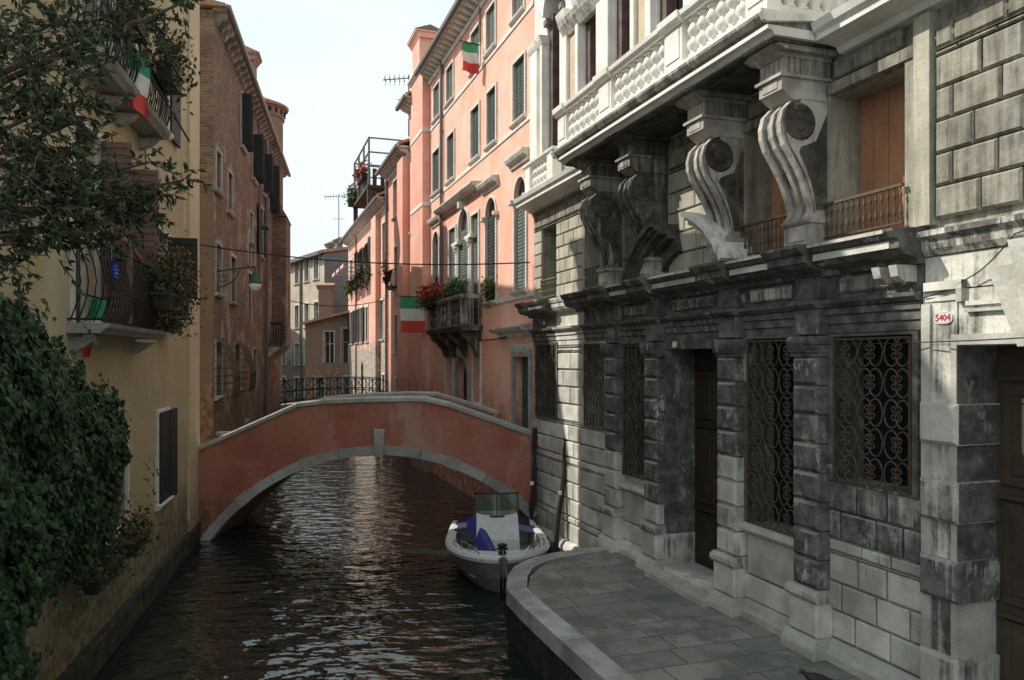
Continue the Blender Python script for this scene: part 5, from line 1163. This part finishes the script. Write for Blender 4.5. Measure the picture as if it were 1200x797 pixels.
def ring(y0, y1, nm):
    mb = MB(); aa = [R(146), R(139), R(129.5), R(120), R(110), R(101), R(91.6), R(88.4), R(79), R(70), R(60.5), R(51), R(43.5)]
    for a, b in zip(aa, aa[1:]): mb.arc(xc, zc_, ri-.005, ro, b+.0015, a-.0015, y0, y1, 6)
    for a in (129.5, 110, 70, 51):
        t = R(a); mb.arc(xc, zc_, ri-.02, ro+.03, t-.028, t+.028, y0-.02, y1, 2)
    return obj('arch_ring', mb, M['cope'], BR)
ring(Y0-.05, Y0+.25, 0); ring(Y1-.25, Y1+.05, 1)
mb = MB(); mb.add([(xc-.10, Y0-.02, 2.08), (xc+.10, Y0-.02, 2.08), (xc+.12, Y0-.02, 2.5), (xc-.12, Y0-.02, 2.5), (xc-.10, Y0-.13, 1.88), (xc+.10, Y0-.13, 1.88), (xc+.12, Y0-.10, 2.46), (xc-.12, Y0-.10, 2.46)], [(0, 1, 5, 4), (4, 5, 6, 7), (7, 6, 2, 3), (1, 2, 6, 5), (0, 4, 7, 3)])
mb.box(xc-.14, xc+.14, Y0-.06, Y0+.02, 1.95, 2.14, .02); obj('keystone', mb, M['cope'], BR)
def coping(y0, y1, xa, xb):
    mb = MB(); seg = [xa]
    while seg[-1] < xb-.9: seg.append(seg[-1]+random.uniform(.85, 1.15))
    seg.append(xb); kk = (-4.8, -1.95)
    seg = sorted(set([s_ for s_ in seg if all(abs(s_-q) > .3 for q in kk)]+[q for q in kk if xa < q < xb]))
    for a, b in zip(seg, seg[1:]):
        a2, b2 = a+.003, b-.003; V = []
        for x in (a2, b2):
            z = topz(x); V += [(x, y0, z-.005), (x, y1, z-.005), (x, y1, z+.07), (x, y1-.03, z+.10), (x, y0+.03, z+.10), (x, y0, z+.07)]
        mb.add(V, [(5, 4, 3, 2, 1, 0), (6, 7, 8, 9, 10, 11)]+[(i, (i+1) % 6, 6+(i+1) % 6, 6+i) for i in range(6)])
    return obj('coping', mb, M['cope'], BR)
coping(Y0-.05, Y0+.36, -7.13, .44); coping(Y1-.33, Y1+.05, -7.9, -.35)
mb = MB(); mb.box(-8.6, -6.9, Y0+.3, Y1-.3, -.6, .96); obj('abutment', mb, M['bridge'], BR)

# ------------------------------------------------------------------ boat
bowp = Vector((-.16, 13.35)); stern = Vector((-.42, 17.0)); dv = (bowp-stern); LEN = dv.length; ang = math.atan2(dv.y, dv.x)
BT = thing('motor_boat', 'small white open motor boat with a green tinted windscreen and covers, moored by the quay', 'boat', WORLD, (stern.x, stern.y, 0)); BT.rotation_euler = (0, 0, ang); BT.location = (stern.x, stern.y, 0)
OFF[BT.name] = Vector((0, 0, 0))          # boat coordinates: x from stern to bow, y to its port side
def hw(t): return .98*(1-max(0, (t-.45)/.55)**2.4)**.62*(1-.10*max(0, .4-t)/.4)
def gz(t): return .50+.16*t*t
NS = 26; T = [k/NS for k in range(NS+1)]; T[-1] = .998
mb = MB(); G = []
for t in T:
    w, g = hw(t), gz(t); x = t*LEN; fl = .62+.25*(1-t)
    G.append([(x+.12*t, w, g), (x+.10*t, w*.985, g-.07), (x+.02*t, w*(fl+.18), g*.45), (x-.12*t**3, w*fl, .02), (x-.28*t**3, w*fl*.55, -.18), (x-.35*t**3, 0, -.28),
              (x-.28*t**3, -w*fl*.55, -.18), (x-.12*t**3, -w*fl, .02), (x+.02*t, -w*(fl+.18), g*.45), (x+.10*t, -w*.985, g-.07), (x+.12*t, -w, g)])
mb.grid(G, r=.5); mb.add(G[0], [tuple(range(11))], r=.5); obj('hull', mb, M['hull'], BT, smooth=False)
mb = MB(); G = []
for t in T:      # gunwale moulding and deck edge, closed at the bow by the foredeck
    w, g = hw(t), gz(t); x = t*LEN+.12*t; iw = max(0.0, w-.17) if t < .80 else max(0, w-.17)*max(0, 1-(t-.80)/.06)
    G.append([(x, w+.015, g-.08), (x+.01, w+.03, g-.02), (x, w, g+.03), (x, w-.05, g+.045), (x, iw, g+.04), (x, iw, g+.0)])
for sgn in (1, -1): mb.grid([[(a, sgn*b, c) for a, b, c in row] for row in G], r=.5)
obj('gunwale', mb, M['white'], BT)
mb = MB(); G = []
for t in [q for q in T if q < .87]:
    w = max(.02, hw(t)-.18); x = t*LEN+.12*t; G.append([(x, w, gz(t)+.01), (x, w*.98, .20), (x, 0, .18), (x, -w*.98, .20), (x, -w, gz(t)+.01)])
mb.grid(G, r=.5); mb.add(G[-1], [tuple(range(5))], r=.5); mb.add(G[0], [tuple(range(5))], r=.5); obj('inner_liner', mb, M['white'], BT)
mb = MB(); mb.box(.68*LEN, .84*LEN, -.55, .55, .2, .40, .02); m = MB(); m.box(.05*LEN, .15*LEN, -.72, .72, .2, .46); obj('seat', m, M['white'], BT); mb.box(.70*LEN, .82*LEN, .30, .62, .40, .47, .02); obj('seat', mb, M['white'], BT)
m = MB(); m.box(.66*LEN, .665*LEN, .38, .46, .3, .38); 
# console under a cover, windscreen
mb = MB(); cx = .50*LEN; V = [(cx-.5, -.42, .2), (cx+.42, -.42, .2), (cx+.42, .42, .2), (cx-.5, .42, .2), (cx-.42, -.40, 1.02), (cx+.02, -.40, 1.02), (cx+.02, .40, 1.02), (cx-.42, .40, 1.02), (cx+.34, -.41, .62), (cx+.34, .41, .62)]
mb.add(V, [(0, 3, 2, 1), (4, 5, 6, 7), (5, 8, 9, 6), (8, 1, 2, 9), (0, 4, 7, 3), (0, 1, 8, 5, 4), (3, 7, 6, 9, 2)]); con = obj('console_cover', mb, M['cloth'], BT)
mb = MB(); G = []
for i in range(9):
    a = i/8; G.append([(cx+.06-.55*(abs(a-.5)*2)**2.2*.6+.0-h*.16, -.44+.88*a, 1.0+h*.42-.04*(abs(a-.5)*2)**3) for h in (0, .5, 1)])
mb.grid(G, r=.5); G2 = [[(x-.012, y, z) for x, y, z in row] for row in G]; mb.grid(G2, r=.5); ws = obj('windscreen', mb, M['tint'], BT, smooth=True)
mb = MB(); mb.tube([G[i][2] for i in range(9)], .014, 6); mb.tube([G[i][0] for i in range(9)], .014, 6); mb.tube(G[0], .012, 6); mb.tube(G[8], .012, 6); mb.tube(G[4], .010, 6); obj('windscreen_frame', mb, M['ironb'], ws)
# blue tarpaulin slipping down the port... towards the foredeck
mb = MB(); G = []
for i in range(13):
    a = i/12; x = cx-.25+1.30*a; cy = -.42+.30*a; z = 1.06-.46*a**.8; hwid = .15-.03*a
    G.append([(x, cy-hwid-.03, max(.3, z-.2)), (x, cy-hwid*.5, z-.04), (x+.03, cy, z+.0+.008*math.sin(a*22)), (x, cy+hwid*.6, z-.03), (x, cy+hwid, z-.12)])
G = [[(x, y, z*.93) for x, y, z in row] for row in G]; mb.grid(G, r=.5); tp_ = obj('blue_tarpaulin', mb, M['blue'], None, WORLD, None, smooth=True); tp_.matrix_world = BT.matrix_world.copy() if False else Matrix.Translation(BT.location) @ Matrix.Rotation(ang, 4, 'Z'); tag(tp_, 'deep blue tarpaulin strip slung beside the console of the white motor boat', 'tarpaulin')
mb = MB(); G = []
for i in range(9):
    a = i/8; x = .02*LEN+.34*LEN*a; G.append([(x, y*(hw(x/LEN)-.1), .54+.16*(1-(y)**2)*(1-.4*a)+.02*math.sin(x*9+y*7)) for y in (-1, -.75, -.5, -.25, 0, .25, .5, .75, 1)])
mb.grid(G, r=.5); obj('stern_cover', mb, M['navy'], BT, smooth=True)
mb = MB(); mb.box(-.35, -.02, -.2, .2, .35, .95, .05); mb.box(-.3, -.08, -.08, .08, -.3, .35); obj('outboard_motor', mb, M['ironb'], BT)
for sgn in (1, -1):
    mb = MB(); pr = []
    for k in range(9):
        t = .66+.27*k/8; w = hw(t)-.06; x = t*LEN+.12*t; pr.append((x, sgn*w, gz(t)+.04+.17*math.sin(PI*min(1, (k+.0)/8*1.0))**.5*1.0))
    mb.tube(pr, .011, 6)
    for k in (2, 4, 6): p = pr[k]; mb.tube([p, (p[0], p[1], p[2]-.17)], .009, 5)
    obj('bow_rail', mb, M['steel'], BT)
mb = MB(); mb.lathe(.945*LEN+.1, 0, [(.06, .68), (.075, .72), (.05, .76), (.05, .80), (.085, .83), (.085, .86), (.03, .88)], 12); mb.tube([(.95*LEN+.1, -.1, .79), (.95*LEN+.1, .1, .79)], .02, 6); obj('mooring_bitt', mb, M['ironb'], BT)
mb = MB(); mb.tube([(LEN*1.0+.12, 0, .64), (LEN*1.0+.13, 0, .4), (LEN+.05, 0, .1)], .008, 5); mb.tube([(.95*LEN+.1, .0, .8), (LEN*.99+.12, .02, .7), (LEN+.3, .1, .1)], .010, 5); obj('rope', mb, M['rope'], BT)
for k, (t, sg) in enumerate(((.35, 1), (.55, 1), (.75, 1))):
    mb = MB(); x = t*LEN; y = hw(t)+.06; mb.lathe(x, y, [(.02, .12), (.06, .16), (.07, .25), (.07, .38), (.05, .45), (.015, .48)], 8); mb.tube([(x, y, .47), (x, y-.08, .6)], .008, 4); obj('fender', mb, M['navy'], BT)
# mooring poles
def mpole(lab, b, t, r, tagz):
    T_ = thing('mooring_pole', lab, 'mooring pole', WORLD, (b[0], b[1], 0), 'dark mooring poles against the palace wall')
    B, Tt = Vector(b), Vector(t); m = MB(); pts = [B.lerp(Tt, q/7)+Vector((.02*math.sin(q*1.7), .02*math.cos(q*2.1), 0)) for q in range(8)]; m.tube(pts, r, 9, taper=r*.8); obj('shaft', m, M['pole'], T_)
    m = MB(); p = B.lerp(Tt, tagz); m.box(p.x-.08, p.x+.0, p.y-r-.03, p.y-r-.012, p.z-.05, p.z+.03); o = obj('tag_plate', m, M['trim'], T_)
mpole('mooring pole at the bridge end, the upright one behind the boat', (.40, 17.15, -.6), (.52, 17.1, 2.55), .07, .62)
mpole('leaning mooring pole nearer the quay in front of the lit strip of wall', (.80, 15.9, -.6), (1.17, 16.1, 2.62), .065, .60)

# pigeon on the quay, partly out of the frame
pg = W(958, 800, 8.0)
PGx, PGy = 3.09, 7.86
PG = thing('pigeon', 'dark pigeon crouching on the paving at the foot of the nearest pilaster', 'pigeon', WORLD, (PGx, PGy, .72))
m = MB(); G = []
prof_ = [(-.17, .01, .10), (-.12, .03, .10), (-.05, .06, .105), (.02, .07, .11), (.08, .055, .125), (.11, .035, .15), (.135, .03, .18), (.155, .028, .195), (.175, .015, .195), (.20, .004, .185)]
for x, r, z in prof_: G.append([(PGx-x, PGy+r*math.cos(2*PI*k/12), .72+z+r*1.0*math.sin(2*PI*k/12)) for k in range(13)])
m.grid(G, r=.3); obj('body', m, M['pigeon'], PG, smooth=True)
m = MB(); m.tube([(PGx-.02, PGy-.02, .72), (PGx-.02, PGy-.02, .79)], .005, 5); m.tube([(PGx-.02, PGy+.02, .72), (PGx-.02, PGy+.02, .79)], .005, 5); obj('leg', m, M['terra'], PG)
# cables
def cable(lab, pts, r, sag):
    P = []
    for a, b in zip(pts, pts[1:]):
        a, b = Vector(a), Vector(b)
        for k in range(13): f = k/12; P.append(a.lerp(b, f)-Vector((0, 0, sag*4*f*(1-f))))
    m = MB(); m.tube(P, r, 5); c = tuple(pts[0]); o = obj('cable', m, M['ironb'], None, WORLD, c); tag(o, lab, 'cable')
q = RF.M @ Vector((16.9, .06, 6.3))
cable('thin black cable strung across the canal from the brick house to the palace corner', [W(229, 286, 19.3), tuple(q)], .016, .22)
cable('thin cable crossing the canal farther away below the awnings', [W(330, 350, 36), W(456, 350, 37)], .02, .35)
cable('cable clipped along the wall below the pink house balcony', [tuple(RF.M @ Vector(p)) for p in ((25.3, .07, 4.55), (21, .07, 4.6), (18.6, .07, 4.62))], .018, .03)
cable('thin black wire running across the door head beside the keystone', [tuple(RF.M @ Vector(p)) for p in ((7.2, .36, 4.24), (5.75, .13, 4.235), (4.0, .33, 4.27), (-2, .2, 4.4))], .006, .01)
cable('thin wire looping from the keystone across the stone frieze', [tuple(RF.M @ Vector(p)) for p in ((5.8, .09, 4.66), (5.2, .10, 4.85), (4.7, .3, 5.1), (3.8, .1, 5.4))], .006, .02)
# antennas
def antenna(lab, base, h, n):
    t = thing('tv_antenna', lab, 'antenna', WORLD, base); x, y, z = base; m = MB(); m.tube([(x, y, z), (x, y, z+h)], .035, 5); m.tube([(x-.5, y, z+h*.6), (x+.4, y, z+h*.6)], .02, 4); obj('mast', m, M['gutter'], t)
    m = MB(); m.tube([(x-1.1, y, z+h-.2), (x+.3, y, z+h-.1)], .025, 4)
    for k in range(n): q = x-1.0+k*1.2/n; m.tube([(q, y-.3, z+h-.18), (q, y+.3, z+h-.18)], .015, 4); m.tube([(q, y, z+h-.45), (q, y, z+h+.05)], .012, 4)
    obj('aerial', m, M['gutter'], t)
antenna('tv antenna on a tall mast above the cream house', W(397, 300, 58), 4.6, 6)
antenna('tv antenna on the rose house roof beside the pink chimney', W(479, 160, 33), 2.6, 6)
# house added past the brick house, mostly hidden, to shade the cream facade
def shade_house(lab, fr, x0, x1, z1, mat, back=8):
    t = thing('house', lab, 'house', fr, ((x0+x1)/2, 0, 0)); ops = []
    for z in (1.6, 4.8, 8.0):
        if z+2 > z1: continue
        x = x0+1.2
        while x < x1-1.5: ops.append((x, x+1, z, z+1.7)); x += 2.6
    shell(t, x0, x1, -.6, z1, ops, mat, back=back); tiled_roof(t, x0, x1, z1+.2, back=back)
    for o in ops: hwindow(t, o, mode='closed', shut='dkgreen')

shade_house('mostly hidden house added beyond the brick house to shade the cream house', Frame(-19, 50, -90+20), -16, -2, 11.5, 'ochre')
# ------------------------------------------------------------------ light, world, camera
az, k_ = R(33), 1.1
n3 = Vector((-math.cos(A0), -math.sin(A0), 0)); e3 = Vector((-math.sin(A0), math.cos(A0), 0))
sd = n3*math.cos(az)+e3*math.sin(az); el = math.atan(k_*math.cos(az)); sd = Vector((sd.x*math.cos(el), sd.y*math.cos(el), math.sin(el)))
L = bpy.data.lights.new('sun', 'SUN'); L.energy = 5.0; L.angle = R(.5); L.color = (1, .95, .87)
lo_ = bpy.data.objects.new('sun', L); COL.objects.link(lo_); lo_.rotation_euler = sd.to_track_quat('Z', 'Y').to_euler(); lo_.location = (0, 0, 40)
w = bpy.data.worlds.new('World'); sc.world = w; w.use_nodes = True; nt = w.node_tree; nt.nodes.clear()
o_ = nt.nodes.new('ShaderNodeOutputWorld'); bg = nt.nodes.new('ShaderNodeBackground'); sk = nt.nodes.new('ShaderNodeTexSky')
sk.sky_type = 'NISHITA'; sk.sun_disc = False; sk.sun_elevation = el; sk.sun_rotation = math.atan2(sd.x, sd.y); sk.dust_density = 2; sk.air_density = 1.2
tc = nt.nodes.new('ShaderNodeTexCoord'); mp = nt.nodes.new('ShaderNodeMapping'); mp.inputs['Scale'].default_value = (1, 1, 2.6); nz = nt.nodes.new('ShaderNodeTexNoise'); nz.inputs['Scale'].default_value = 1.6; nz.inputs['Detail'].default_value = 6
nt.links.new(tc.outputs['Generated'], mp.inputs[0]); nt.links.new(mp.outputs[0], nz.inputs['Vector'])
mr = nt.nodes.new('ShaderNodeMapRange'); mr.inputs[1].default_value = .3; mr.inputs[2].default_value = .62; mr.inputs[3].default_value = .66; mr.inputs[4].default_value = .97; nt.links.new(nz.outputs[0], mr.inputs[0])
mx = nt.nodes.new('ShaderNodeMix'); mx.data_type = 'RGBA'; nt.links.new(mr.outputs[0], mx.inputs[0]); nt.links.new(sk.outputs[0], mx.inputs[6]); mx.inputs[7].default_value = (9.7, 11.0, 11.4, 1)
nt.links.new(mx.outputs[2], bg.inputs[0]); bg.inputs[1].default_value = .1; nt.links.new(bg.outputs[0], o_.inputs[0])
cd = bpy.data.cameras.new('camera'); cam = bpy.data.objects.new('camera', cd); COL.objects.link(cam); sc.camera = cam
cam.location = (0, 0, 4.08); cam.rotation_euler = (R(90), 0, 0); cd.lens = 911/1200*36; cd.sensor_width = 36; cd.shift_y = 21.5/1200; cd.clip_start = .05; cd.clip_end = 1000
sc.view_settings.view_transform = 'Standard'; sc.view_settings.look = 'None'; sc.view_settings.exposure = 0
sc.cycles.use_denoising = True; sc.cycles.max_bounces = 6; sc.cycles.transparent_max_bounces = 6
